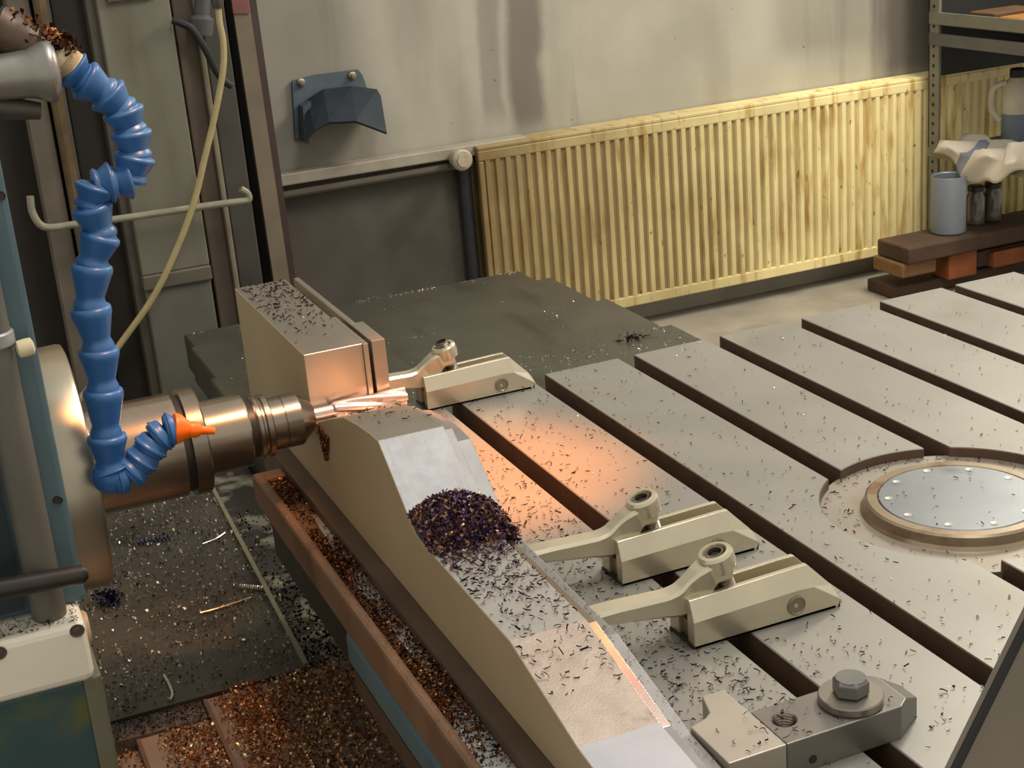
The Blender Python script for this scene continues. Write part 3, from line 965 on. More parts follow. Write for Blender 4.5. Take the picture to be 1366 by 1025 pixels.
def heap(x, y):
    """height of the heap above the surface under it"""
    u = (x + 0.397) / 0.052
    v = (y + 0.657) / 0.050
    top_ = 0.0935 + 0.034 * np.clip(1 - 0.7 * u * u - v * v, 0, 1) ** 0.8
    return np.clip(top_ - under(x, y), 0, 1)
n = 6500
x = uni(-0.440, -0.340, n); y = uni(-0.71, -0.60, n)
h = heap(x, y)
ok = h > 0.0015
base = under(x, y)
zz = base + h * nr.uniform(0.4, 1.0, n)
tag(chips('chip_heap', np.c_[x, y, zz][ok], 0.0078, CH_PILE, None, 4, 1.2, 0.13), 'heap of purple blue curled chips at foot of the workpiece slope', 'chips')
bm = bmesh.new()
G = 26
def hz(i, j):
    x_, y_ = -0.439 + 0.079 * i / G, -0.71 + 0.11 * j / G
    return (x_, y_, float(wz(y_) - 0.001 + 0.75 * heap(np.array(x_), np.array(y_))))
grid = [[bm.verts.new(hz(i, j)) for j in range(G + 1)] for i in range(G + 1)]
for i in range(G):
    for j in range(G):
        bm.faces.new((grid[i][j], grid[i + 1][j], grid[i + 1][j + 1], grid[i][j + 1]))
tag(link('chip_heap_core', bm, mat('packed_chips', (70, 52, 62), 0.5, 0.3, 0.3, 200, 0.6, 400), bpy.data.objects['chip_heap']), kind='stuff')
n = 420
x = uni(-0.438, -0.362, n); y = -0.685 - np.abs(nr.normal(0, 0.03, n))
tag(chips('heap_fringe', np.c_[x, y, wz(y) + 0.0005], 0.0085, CH_PILE, bpy.data.objects['chip_heap'], 4, 0.8))
n = 700
z = uni(0.060, 0.099, n)
fc = P(434, 575, 0, XL)
yy = fc[1] + 0.006 - nr.uniform(-1, 1, n) * 0.026 * np.clip((z - 0.056) / 0.043, 0.05, 1)
tag(chips('face_chips', np.c_[np.full(n, XL - 0.0022), yy, z], 0.0050, CH_COPPER, None, 3, 1.0, 0.14), 'copper coloured chips clinging to workpiece side below the end mill', 'chips')  # these chips imitate a pool of light on the workpiece side

# chips on the table --------------------------------------------
def on_table(x, y):
    k = np.floor((x - X0) / PT)
    f = x - X0 - k * PT
    inr = (x - CX) ** 2 + (y - CY) ** 2 < CR * CR
    return (f < SW - 0.004) & ~inr


n = 2300
x = -0.32 + np.abs(nr.gamma(0.9, 0.17, n)); y = uni(-1.30, 0.0, n)
ok = (x < 0.93) & on_table(x, y)
tag(chips('table_chips', np.c_[x, y, np.full(n, 0.0005)][ok], 0.0062, CH_DARK, None, 4, 0.45), 'dark curled chips scattered over the steel table', 'chips')
n = 620
x = uni(-0.32, -0.20, n); y = uni(-1.12, -0.45, n)
tag(chips('table_edge_chips', np.c_[x, y, np.full(n, 0.0005)], 0.0068, CH_DARK, None, 4, 0.5), 'denser dark chips on the table beside the workpiece', 'chips')
n = 900
x = uni(-0.32, 0.93, n); y = uni(-1.3, 0, n)
ok = on_table(x, y)
tag(chips('table_specks', np.c_[x, y, np.full(n, 0.0004)][ok], 0.0028, CH_BRIGHT, None, 2, 0.8, 0.4), 'tiny bright metal specks all over the steel table', 'chips')
n = 240
q = uni(0, 2 * np.pi, n); r_ = np.concatenate([uni(0.122, 0.162, n // 2), uni(0.148, 0.164, n - n // 2)])
tag(chips('recess_chips', np.c_[CX + r_ * np.cos(q), CY + r_ * np.sin(q), np.full(n, -0.013)], 0.006, CH_DARK, None, 4, 0.5), 'dark chips lying in the round recess around centre ring', 'chips')
n = 26
q = uni(0, 2 * np.pi, n); r_ = 0.09 * np.sqrt(uni(0, 1, n))
tag(chips('disc_chips', np.c_[CX + r_ * np.cos(q), CY + r_ * np.sin(q), np.full(n, 0.004)], 0.005, CH_DARK, None, 4, 0.5), 'few chips lying on the bluish centre disc', 'chips')
# chips in the gutter
n = 9000
y = uni(-1.02, -0.15, n); x = uni(-0.493, -0.464, n)
dens = 0.10 + 0.9 * np.exp(-((y + 0.46) / 0.07) ** 2) + 0.9 * np.exp(-((y + 0.80) / 0.12) ** 2) + 0.5 * np.exp(-((y + 0.2) / 0.05) ** 2) + 0.5 * np.exp(-((y + 0.62) / 0.05) ** 2)
ok = nr.uniform(0, 1, n) < dens
tag(chips('gutter_chips', np.c_[x, y, -0.0155 + 0.011 * nr.uniform(0, 1, n) * np.clip(dens, 0, 1)][ok], 0.0050, CH_COPPER, None, 3, 1.0, 0.15), 'copper and purple chips filling the coolant gutter left of workpiece', 'chips')
n = 260
tag(chips('skirt_rim_chips', np.c_[uni(-0.505, -0.492, n), uni(-1.2, -0.15, n), np.full(n, -0.0015)], 0.003, CH_BROWN, None, 3, 0.6), 'fine brown chips on the outer rim of coolant gutter', 'chips')

# ------------------------------------------------------------------ clamps
def clamp(name, dx, dy, label):
    """low profile lever clamp: two cheeks, a curved arm with a toe on the workpiece, a jack screw"""
    t_ = empty(name, (-0.135 + dx, -0.857 + dy, 0), label, 'clamp', 'lever clamps on the table')
    yf = -0.882 + dy
    side = [(-0.226, 0.0), (-0.226, 0.046), (-0.222, 0.051), (-0.086, 0.054), (-0.050, 0.022), (-0.046, 0.014), (-0.049, 0.003), (-0.055, 0.0)]
    low = [(-0.226, 0.0), (-0.226, 0.029), (-0.222, 0.030), (-0.100, 0.032), (-0.082, 0.031), (-0.049, 0.010), (-0.047, 0.006), (-0.050, 0.002), (-0.055, 0.0)]
    for s in (0, 1):
        # cheek: outer lower wall, bevel, inner top edge
        bm_ = bmesh.new()
        y0 = yf if s == 0 else yf + 0.052
        sg = 1 if s == 0 else -1
        xs_ = np.linspace(0, 1, 9)
        A_ = [(-0.226, 0.0), (-0.226, 0.030), (-0.226, 0.0505), (-0.086, 0.0545), (-0.047, 0.016), (-0.050, 0.0)]
        # outer profile (bevel foot) and top profile
        out_ = [(-0.227, 0.030), (-0.100, 0.033), (-0.083, 0.0315), (-0.050, 0.009), (-0.047, 0.005)]
        top_o = [(-0.2255, 0.0505), (-0.100, 0.0540), (-0.084, 0.0540), (-0.056, 0.024), (-0.050, 0.016)]
        def row(pr, yy): return [bm_.verts.new((x + dx, yy, z)) for x, z in pr]
        r0 = row([(x if i < 4 else -0.052, 0.0) for i, (x, z) in enumerate(out_)], y0)
        r1 = row(out_, y0)
        r2 = row(top_o, y0 + sg * 0.0105)
        r3 = row(top_o, y0 + sg * 0.0165)
        r4 = row([(x, 0.0) for x, z in top_o], y0 + sg * 0.0165)
        rows = [r0, r1, r2, r3, r4]
        for a_, b_ in zip(rows, rows[1:] + rows[:1]):
            for i in range(4):
                bm_.faces.new((a_[i], a_[i + 1], b_[i + 1], b_[i]))
        bm_.faces.new([r_[0] for r_ in rows])
        bm_.faces.new([r_[4] for r_ in rows][::-1])
        link('cheek', bm_, NICKEL, t_, bevel=0.0022, seg=3)
    bm_ = bmesh.new()
    box(bm_, (-0.222 + dx, yf + 0.0165, 0.0), (-0.075 + dx, yf + 0.0355, 0.022))
    link('body_web', bm_, NICKEL_DK, t_)
    bm_ = bmesh.new()
    box(bm_, (-0.228 + dx, yf - 0.004 + 0.004, -0.0), (-0.056 + dx, yf + 0.052, 0.003))
    link('foot_plate', bm_, BLACKSTEEL, t_)
    # pin plug on the front cheek
    bm_ = bmesh.new()
    lathe(bm_, [(0.011, 0.002), (0.011, -0.0012), (0.0095, -0.002), (0.0085, -0.0008), (0.003, -0.0008), (0.002, 0.0002), (0.0005, 0.0002)], (-0.105 + dx, yf, 0.0165), (0, 1, 0), 28)
    link('pin_plug', bm_, NICKEL_DK, t_, True)
    # arm
    yc = yf + 0.027
    hw_ = 0.0125
    ctr = spline([(-0.330, 0.055), (-0.300, 0.052), (-0.262, 0.048), (-0.228, 0.046), (-0.206, 0.058), (-0.191, 0.069), (-0.172, 0.0685)], 6)
    thk = np.interp(np.linspace(0, 1, len(ctr)), [0, 0.15, 0.4, 0.55, 0.7, 0.82, 1], [0.013, 0.018, 0.024, 0.034, 0.034, 0.026, 0.020])
    wid = np.interp(np.linspace(0, 1, len(ctr)), [0, 0.4, 0.6, 0.78, 1], [0.0135, 0.0125, 0.0100, 0.0140, 0.0150])
    bm_ = bmesh.new()
    rings = []
    for i, (c, h_, w_) in enumerate(zip(ctr, thk, wid)):
        d = np.array(ctr[min(i + 1, len(ctr) - 1)]) - np.array(ctr[max(i - 1, 0)])
        d = d / np.linalg.norm(d)
        nn = np.array([-d[1], d[0]]) * 0.6 + np.array([0, 1]) * 0.4
        ch = min(h_, w_) * 0.28
        ring = []
        for (a_, b_) in ((-w_, -h_ / 2 + ch), (-w_, h_ / 2 - ch), (-w_ + ch, h_ / 2), (w_ - ch, h_ / 2), (w_, h_ / 2 - ch), (w_, -h_ / 2 + ch), (w_ - ch, -h_ / 2), (-w_ + ch, -h_ / 2)):
            p_ = np.array(c) + nn * b_
            ring.append(bm_.verts.new((p_[0] + dx, yc + a_, p_[1])))
        rings.append(ring)
    for a_, b_ in zip(rings, rings[1:]):
        for i in range(8):
            bm_.faces.new((a_[i], a_[(i + 1) % 8], b_[(i + 1) % 8], b_[i]))
    bm_.faces.new(rings[0][::-1])
    bm_.faces.new(rings[-1])
    arm = link('lever_arm', bm_, NICKEL, t_, True, ang=28)
    axis = Vector((-0.28, 0, 1)).normalized()
    bt = Vector((-0.184 + dx, yc, 0.0865))
    bm_ = bmesh.new()
    lathe(bm_, [(0.0180, -0.017), (0.0192, -0.011), (0.0190, 0.000), (0.0168, 0.003), (0.0130, 0.0035), (0.0120, 0.0010), (0.0115, -0.006)], bt, axis, 28)
    link('boss', bm_, NICKEL, t_, True, ang=30)
    bm_ = bmesh.new()
    if 'screw_up' in name: pass
    up_ = 0.010 if dy > 0.5 else 0.0025
    pr = [(0.0098, -0.058)]
    q = -0.056
    while q < up_ - 0.003:
        pr += [(0.0105, q), (0.0088, q + 0.0014)]
        q += 0.0028
    pr += [(0.0100, up_ - 0.002), (0.0094, up_), (0.0074, up_), (0.0070, up_ - 0.010), (0.0005, up_ - 0.010)]
    lathe(bm_, pr, bt, axis, 24)
    scw = link('jack_screw', bm_, TURNED_DK, t_, False)
    bm_ = bmesh.new()
    lathe(bm_, [(0.0068, up_ - 0.0098), (0.0068, up_ - 0.0045)], bt, axis, 6)
    link('hex_socket', bm_, RUBBER, scw)
    bm_ = bmesh.new()
    lathe(bm_, [(0.006, -0.024), (0.006, 0.024)], (-0.216 + dx, yc, 0.016), (0, 1, 0), 14)
    link('pivot_pin', bm_, NICKEL_DK, t_, True)
    return t_


clamp('lever_clamp', 0.0, 0.0, 'lever clamp nearest the hex bolt, with a dark round plug in its cheek')
clamp('lever_clamp', 0.001, 0.164, 'middle lever clamp with arm toe resting beside the chip strewn workpiece')
clamp('lever_clamp', 0.012, 0.832, 'lever clamp beside the raised far block, lit orange, screw standing proud')

# ------------------------------------------------------------------ stop bar with bolt, stop block
sb = empty('stop_bar', (-0.19, -1.088, 0), 'steel stop bar with chamfered end fastened by a big hex bolt', 'stop bar')
bm = bmesh.new()
H = 0.034
hp = [(-0.268, -1.118), (-0.148, -1.118), (-0.136, -1.109), (-0.136, -1.066), (-0.144, -1.058), (-0.268, -1.058)]
lp = [(-0.268, -1.118), (-0.148, -1.118), (-0.114, -1.096), (-0.114, -1.072), (-0.138, -1.058), (-0.268, -1.058)]
for p_ in [(x, y, H) for x, y in hp] + [(x, y, 0.0) for x, y in lp] + [(-0.114, -1.096, 0.021), (-0.114, -1.072, 0.021)]:
    bm.verts.new(p_)
bmesh.ops.convex_hull(bm, input=bm.verts[:])
bmesh.ops.dissolve_limit(bm, angle_limit=0.01, verts=bm.verts[:], edges=bm.edges[:])
o = link('bar', bm, mat('worn_bar_steel', (128, 124, 116), 0.38, 0.6, 0.1, 14, 0.04, 250), sb)
HX, HY_ = -0.249, -1.084
bm = bmesh.new()
lathe(bm, [(0.0108, -0.022), (0.0108, 0.010)], (HX, HY_, H), (0, 0, 1), 28)
cut = link('cutter_body', bm, RUBBER)
bo = o.modifiers.new('hole', 'BOOLEAN')
bo.operation = 'DIFFERENCE'
bo.object = cut
bpy.context.view_layer.update()
me_ = bpy.data.meshes.new_from_object(o.evaluated_get(bpy.context.evaluated_depsgraph_get()))
o.modifiers.clear()
o.data = me_
bpy.data.objects.remove(cut)
bv_ = o.modifiers.new('bevel', 'BEVEL')
bv_.width = 0.0010
bv_.segments = 2
bv_.limit_method = 'ANGLE'
bv_.angle_limit = math.radians(25)
bm = bmesh.new()
pr = [(0.0118, 0.0004), (0.0106, -0.0012)]
for i in range(7):
    pr += [(0.0098, -0.0022 - 0.0028 * i), (0.0107, -0.0036 - 0.0028 * i)]
lathe(bm, pr, (HX, HY_, H), (0, 0, 1), 28, caps=False)
link('threaded_hole', bm, TURNED_DK, sb, False)
bm = bmesh.new()
lathe(bm, [(0.0042, -0.0004), (0.0001, -0.0006)], (-0.242, -1.118, 0.010), (0, 1, 0), 14, caps=False)
link('side_hole', bm, RUBBER, sb)
bm = bmesh.new()
wc = (-0.181, -1.088, H)
lathe(bm, [(0.0285, 0.0), (0.0296, 0.0012), (0.0296, 0.0072), (0.0285, 0.0085), (0.012, 0.0085)], wc, (0, 0, 1), 48)
link('washer', bm, mat('washer_steel', (150, 144, 132), 0.32, 0.8, 0.08, 20), sb, True, ang=30)
bm = bmesh.new()
R6 = 0.0168
lathe(bm, [(R6 * 0.92, 0.0085), (R6, 0.010), (R6, 0.0215), (R6 * 0.86, 0.0240)], wc, (0.02, 0.02, 1), 6)
link('hex_bolt', bm, mat('zinc_bolt_steel', (140, 138, 136), 0.3, 0.8, 0.1, 30), sb, bevel=0.0012)
bm = bmesh.new()
lathe(bm, [(R6 * 0.84, 0.0236), (R6 * 0.82, 0.0247), (0.0005, 0.0245)], wc, (0.02, 0.02, 1), 32)
link('bolt_crown', bm, bpy.data.materials['zinc_bolt_steel'], sb, True)
bm = bmesh.new()
pts2 = [(-0.3265, -1.118), (-0.2685, -1.118), (-0.2685, -1.012), (-0.292, -1.012), (-0.3, -1.040), (-0.308, -1.046), (-0.316, -1.049), (-0.3265, -1.052)]
prism(bm, [(x, y, 0.0) for x, y in pts2], (0, 0, H))
tag(link('stop_block', bm, mat('ground_block_steel', (178, 170, 156), 0.4, 0.5, 0.07, 14, 0.03, 300), None, bevel=0.001), 'bright ground steel block between the stop bar and the workpiece', 'block')
n = 46
x = uni(-0.32, -0.15, n); y = uni(-1.115, -1.06, n)
ok = (x + 0.181) ** 2 + (y + 1.088) ** 2 > 0.034 ** 2
tag(chips('stop_chips', np.c_[x, y, np.full(n, H + 0.0008)][ok], 0.0075, CH_DARK, None, 4, 0.4), 'dark chips lying on the stop bar and the bright block', 'chips')

# ------------------------------------------------------------------ spindle, tool holder, cutter
AY, AZ = -0.26, 0.11
def turned(name, prof_, m_, parent=None, n_=56, ang=25):
    b_ = bmesh.new()
    lathe(b_, [(r, x) for x, r in prof_], (0, AY, AZ), (1, 0, 0), n_)
    return link(name, b_, m_, parent, True, ang=ang)


hsx = empty('headstock', (-0.95, -0.3, -0.3), 'blue painted machine headstock at left edge with grey guide bar', 'headstock')
bm = bmesh.new()
box(bm, (-1.7, -0.50, 0.04), (-0.780, -0.05, 1.15))
link('housing', bm, BLUE, hsx, bevel=0.006)
turned('face_ring', [(-0.7795, 0.10), (-0.7795, 0.1525), (-0.742, 0.1535), (-0.737, 0.152), (-0.735, 0.146), (-0.7365, 0.09), (-0.739, 0.0676)], RIMS, hsx, 96)
bm = bmesh.new()
lathe(bm, [(0.0185, 0.041), (0.0185, 0.75)], (-0.822, -0.515, 0), (0, 0, 1), 20)
link('guide_bar', bm, GREYP, hsx, True)
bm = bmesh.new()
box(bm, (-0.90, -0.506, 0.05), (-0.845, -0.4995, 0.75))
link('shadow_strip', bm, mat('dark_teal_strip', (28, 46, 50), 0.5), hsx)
hc_ = link('hose_clamp', (lambda b_: (lathe(b_, [(0.0195, 0.350), (0.0215, 0.352), (0.0215, 0.364), (0.0195, 0.366)], (-0.822, -0.515, 0), (0, 0, 1), 24), b_)[1])(bmesh.new()), mat('grey_clamp_band', (150, 150, 146), 0.4, 0.2), hsx, True)
bm = bmesh.new()
a = P(34, 464, 1, -0.53)
lathe(bm, [(0.004, -0.009), (0.009, -0.007), (0.0095, 0.0), (0.009, 0.007), (0.004, 0.009)], a, (1, 0, 0.1), 16)
link('clamp_screw', bm, NYLON, hc_, True)
bm = bmesh.new()
tube(bm, [P(-60, 798, 1, -0.545), P(0, 786, 1, -0.545), P(110, 766, 1, -0.545), P(117, 765, 1, -0.545)], [0.0115, 0.0115, 0.0105, 0.006], 14)
link('lock_handle', bm, BLACKSTEEL, hsx, True)
bm = bmesh.new()
box(bm, (-1.7, -0.55, -0.033), (-0.789, -0.30, 0.040))
wb = link('white_plate', bm, WHITEP, hsx, bevel=0.010, seg=3)
for px_, py_ in ((103, 842), (-1, 872)):
    bm = bmesh.new()
    p_ = P(px_, py_, 1, -0.5505)
    lathe(bm, [(0.0080, 0.0), (0.0074, -0.0006), (0.0046, 0.0012), (0.0030, -0.0004), (0.0005, -0.0004)], p_, (0, 1, 0), 20)
    link('screw', bm, mat('grimy_screw_%d' % px_, (96, 84, 74), 0.4, 0.5), wb, True)
bm = bmesh.new()
p_ = P(133, 864, 1, -0.50)
lathe(bm, [(0.018, -0.012), (0.020, -0.008), (0.020, 0.004), (0.017, 0.007)], (-0.790, -0.50, 0.008), (1, 0, 0), 24)
link('end_roller', bm, mat('beige_roller', (186, 160, 130), 0.4, 0.2), hsx, True)
bm = bmesh.new()
box(bm, (-1.7, -0.542, -0.295), (-0.800, -0.25, -0.033))
link('lower_housing', bm, TEAL, hsx, bevel=0.004)
bm = bmesh.new()
box(bm, (-0.803, -0.545, -0.295), (-0.783, -0.25, -0.030))
link('edge_strip', bm, mat('stained_grey_edge', (108, 104, 86), 0.5, 0.1, 0.15, 14, 0.05, 80, [((92, 96, 40), 10, 0.60, 0.15)]), hsx, bevel=0.003)
for px_, py_ in ((77, 668), (0, 262)):
    bm = bmesh.new()
    p_ = P(px_, py_, 1, -0.5005)
    lathe(bm, [(0.0055, 0.0), (0.0052, -0.0008), (0.0030, 0.0008), (0.0005, 0.0008)], p_, (0, 1, 0), 16)
    link('bolt', bm, BLACKSTEEL, hsx, True)
n = 170
tag(chips('ledge_chips', np.c_[uni(-0.90, -0.795, n), uni(-0.546, -0.505, n), np.full(n, 0.0405)], 0.0055, CH_DARK, None, 4, 0.6), 'dark chips on the ledge of the white headstock plate', 'chips')

sp = empty('boring_spindle', (-0.67, AY, AZ), 'thick bright steel boring spindle sleeve leaving the headstock', 'spindle')
turned('sleeve', [(-0.779, 0.0672), (-0.6215, 0.0672), (-0.6205, 0.064)], TURNED, sp, 72)
turned('groove', [(-0.6205, 0.0625), (-0.612, 0.0625)], BLACKSTEEL, sp, 72)
turned('nose_ring', [(-0.612, 0.066), (-0.611, 0.0688), (-0.5925, 0.0688), (-0.590, 0.066), (-0.590, 0.046)], TURNED_DK, sp, 72)
th = empty('tool_holder', (-0.52, AY, AZ), 'stepped steel tool holder with collet nut clamped in the spindle', 'tool holder')
turned('holder_body', [(-0.5895, 0.0460), (-0.588, 0.0478), (-0.534, 0.0478), (-0.532, 0.0462)], TURNED, th, 64)
turned('flange_groove', [(-0.532, 0.0385), (-0.5225, 0.0385)], BLACKSTEEL, th, 64)
turned('flange', [(-0.5225, 0.0395), (-0.520, 0.0420), (-0.5155, 0.0420), (-0.5135, 0.0385), (-0.511, 0.0385), (-0.509, 0.0415), (-0.503, 0.0415), (-0.501, 0.037)], TURNED_DK, th, 64)
turned('collet_chuck', [(-0.501, 0.0335), (-0.500, 0.0345), (-0.4845, 0.0345), (-0.4840, 0.0338), (-0.4832, 0.0338), (-0.4825, 0.0350), (-0.4620, 0.0350), (-0.4440, 0.0190), (-0.4420, 0.0160), (-0.4420, 0.0110)], TURNED_DK, th, 64)
em = empty('end_mill', (-0.38, AY, AZ), 'bright solid end mill cutting into the workpiece corner', 'cutter')
turned('shank', [(-0.4425, 0.0092), (-0.415, 0.0092)], CARBIDE, em, 32)
bm = bmesh.new()
NS, NA = 40, 40
rings = []
for i in range(NS + 1):
    u = i / NS
    x = -0.415 + 0.102 * u
    ring = []
    for k in range(NA):
        a_ = 2 * math.pi * k / NA
        s_ = (a_ * 4 - u * 9.0) % (2 * math.pi)
        r_ = 0.0122 - 0.0042 * (0.5 + 0.5 * math.cos(s_)) ** 2
        if i == 0: r_ = 0.0090
        ring.append(bm.verts.new((x, AY + r_ * math.cos(a_), AZ + r_ * math.sin(a_))))
    rings.append(ring)
for a_, b_ in zip(rings, rings[1:]):
    for k in range(NA):
        bm.faces.new((a_[k], a_[(k + 1) % NA], b_[(k + 1) % NA], b_[k]))
bm.faces.new(rings[0][::-1]); bm.faces.new(rings[-1])
link('flutes', bm, CARBIDE, em, True, ang=40)

# ------------------------------------------------------------------ coolant hose
HY = -0.43
hose = empty('coolant_hose', tuple(P(95, 92, 1, HY)), 'segmented blue coolant hose with orange nozzle hanging before the spindle', 'hose')
nodes = [(94, 92), (110, 105), (141, 124), (163, 146), (174, 174), (180, 207), (174, 238), (150, 243), (128, 247), (121, 274), (134, 312), (123, 352), (120, 408), (131, 464), (137, 518), (142, 579), (147, 624)]
nd = [P(x, y, 1, HY) for x, y in nodes]
bend = [P(153, 639, 1, HY - 0.002), P(170, 635, 1, HY - 0.002), P(184, 621, 1, HY), P(197, 603, 1, HY), P(208, 586, 1, HY), P(221, 575, 1, HY), P(233, 572, 1, HY)]


def seg_mesh(p, q, rs=1.0, flip=False):
    p, q = Vector(p), Vector(q)
    L_ = (q - p).length
    s_ = L_ / 0.045
    pr = [(0.0150, -0.003), (0.0178, -0.002), (0.0185, 0.0005), (0.0205, 0.0010), (0.0222, 0.0025), (0.0230, 0.0055), (0.0228, 0.0085), (0.0215, 0.0125), (0.0164, 0.0320), (0.0154, 0.0355), (0.0168, 0.0390), (0.0184, 0.0430), (0.0186, 0.047), (0.0170, 0.052)]
    if flip: pr = [(0.0150, -0.004), (0.0190, -0.001), (0.0205, 0.004), (0.0205, 0.010), (0.0212, 0.011), (0.0228, 0.014), (0.0228, 0.020), (0.0215, 0.022), (0.0200, 0.030), (0.0190, 0.040), (0.017, 0.046)]
    b_ = bmesh.new()
    lathe(b_, [(r * rs, t_ * s_ if t_ > 0.006 else t_ * min(1, s_)) for r, t_ in pr], p, q - p, 28)
    return b_


for a_, b_ in zip(nd, nd[1:] + [bend[0]]):
    link('hose_segment', seg_mesh(a_, b_, 0.98), HOSEB, hose, True, ang=50)
for a_, b_ in zip(bend, bend[1:]):
    link('hose_segment', seg_mesh(a_, b_, 0.92, True), HOSEB, hose, True, ang=50)
bm = bmesh.new()
lathe(bm, [(0.0215 * math.sin(q), -0.0215 * math.cos(q)) for q in np.linspace(0.02, 2.2, 18)], P(147, 634, 1, HY), (0.05, 0, 1), 28)
link('elbow_ball', bm, HOSEB, hose, True, ang=50)
a_, b_ = P(231, 572, 1, HY), P(286, 575, 1, HY)
bm = bmesh.new()
L_ = float(np.linalg.norm(b_ - a_))
lathe(bm, [(0.0150, -0.001), (0.0178, 0.0), (0.0182, 0.003), (0.0165, 0.008), (0.0095, 0.019), (0.0098, 0.021), (0.0092, 0.027), (0.0070, 0.031), (0.0052, 0.033), (0.0042, L_), (0.003, L_), (0.0028, L_ - 0.004)], a_, b_ - a_, 28)
link('nozzle', bm, ORANGE, hose, True, ang=40)
a_, b_ = P(72, 74, 1, HY), P(92, 90, 1, HY)
bm = bmesh.new()
pr = []
for i in range(12):
    t_ = i / 12 * 0.016
    pr += [(0.0165, t_), (0.0180, t_ + 0.0006)]
lathe(bm, [(0.012, -0.012), (0.0165, -0.006)] + pr[:18] + [(0.0180, 0.0125), (0.0185, 0.0135), (0.016, 0.015)], P(83, 80, 1, HY), b_ - a_, 28)
link('knurled_collar', bm, NYLON, hose, True, ang=20)

# cast swivel elbow that carries the hose
fit = empty('swivel_fitting', tuple(P(-10, 95, 1, -0.45)), 'cast silver swivel fitting with chip covered stub at top left', 'fitting')
bm = bmesh.new()
a_, b_ = P(-6, 104, 1, -0.455), P(79, 94, 1, -0.455)
D_ = float(np.linalg.norm(b_ - a_))
lathe(bm, [(0.023, 0.0), (0.0235, 0.3 * D_), (0.025, 0.55 * D_), (0.031, 0.78 * D_), (0.031, 0.88 * D_), (0.025, 0.965 * D_), (0.012, 1.0 * D_), (0.001, 1.004 * D_)], a_, b_ - a_, 32)
link('cast_body', bm, CASTSILVER, fit, True, ang=60)
bm = bmesh.new()
tube(bm, [P(-6, 143, 1, -0.45), P(20, 145, 1, -0.45), P(54, 148, 1, -0.45)], [0.012, 0.0115, 0.009], 12)
link('lower_lug', bm, mat('dark_cast_metal', (86, 80, 72), 0.5, 0.5), fit, True)
bm = bmesh.new()
tube(bm, spline([P(-12, 35, 1, -0.43), P(5, 45, 1, -0.43), P(40, 62, 1, -0.43), P(62, 72, 1, -0.43), P(84, 82, 1, -0.43)], 4), [0.026] * 6 + [0.024] * 3 + [0.02] * 4 + [0.014] * 4, 16)
link('stub_pipe', bm, mat('oily_brown_stub', (96, 78, 66), 0.4, 0.5, 0.2, 20, 0.1), fit, True)
n = 330
u = uni(0, 1, n) ** 0.6
pa = np.array([P(-20 + 118 * q, 22 + 52 * q, 1, -0.435) for q in u])
pa += nr.normal(0, 0.0075, (n, 3)) * np.array([1, 1, 0.5]) + np.array([0, 0, 0.004])
tag(chips('fitting_chips', pa, 0.010, CH_COPPER, None, 4, 1.5, 0.2), 'copper coloured chips piled on the stub of silver swivel fitting', 'chips')

# ------------------------------------------------------------------ covers left of the table
lc = empty('bed_cover', (-0.8, 0.4, -0.33), 'dark oily steel bed cover strewn with chips left of the table', 'bed cover')
bm = bmesh.new()
prism(bm, [(x, y, -0.36) for x, y in ((-1.6, -0.172), (-0.476, -0.172), (-0.449, 1.12), (-1.6, 1.12))], (0, 0, 0.06))
link('cover_sheet', bm, COVER_DK, lc)
bm = bmesh.new()
prism(bm, [(x, y, -0.3005) for x, y in ((-0.483, -0.172), (-0.476, -0.172), (-0.447, 0.66), (-0.454, 0.66))], (0, 0, 0.007))
link('edge_strip', bm, mat('pale_edge_strip', (128, 120, 98), 0.45, 0.3, 0.15, 30), lc)
bm = bmesh.new()
box(bm, (-1.6, -0.2205, -0.40), (-0.636, -0.172, -0.306))
link('crevice_lip', bm, mat('chip_caked_lip', (96, 92, 86), 0.5, 0.3, 0.3, 60, 0.6, 150), lc)
bm = bmesh.new()
prism(bm, [(x, y, -0.41) for x, y in ((-0.476, -0.17), (-0.34, -0.17), (-0.34, 0.95), (-0.449, 0.95))], (0, 0, 0.048))
tag(link('chip_trough', bm, CRUST), 'dark trough with dried whitish coolant crust between cover and table', 'trough')
bp_ = empty('near_cover', (-0.65, -0.6, -0.35), 'brown telescopic cover with overlapping plates under heaped brown chips', 'way cover')
for x0, x1, y1, z in ((-0.634, -0.345, -0.178, -0.302), (-0.736, -0.62, -0.222, -0.309), (-0.86, -0.72, -0.238, -0.316)):
    bm = bmesh.new()
    box(bm, (x0, -1.35, z - 0.014), (x1, y1, z))
    link('cover_plate', bm, BROWNPL, bp_, bevel=0.003)
    bm = bmesh.new()
    box(bm, (x0 + 0.0005, -1.34, z - 0.001), (x0 + 0.006, y1 - 0.004, z + 0.0022))
    link('wiper_edge', bm, mat('brown_wiper', (92, 70, 54), 0.5), bp_)
bm = bmesh.new()
box(bm, (-1.6, -0.15, -0.7), (-0.46, 1.0, -0.425))
tag(link('bed_casting', bm, mat('dark_bed_casting', (40, 40, 38), 0.6)), 'dark bed casting beneath the covers left of the table', 'machine bed')

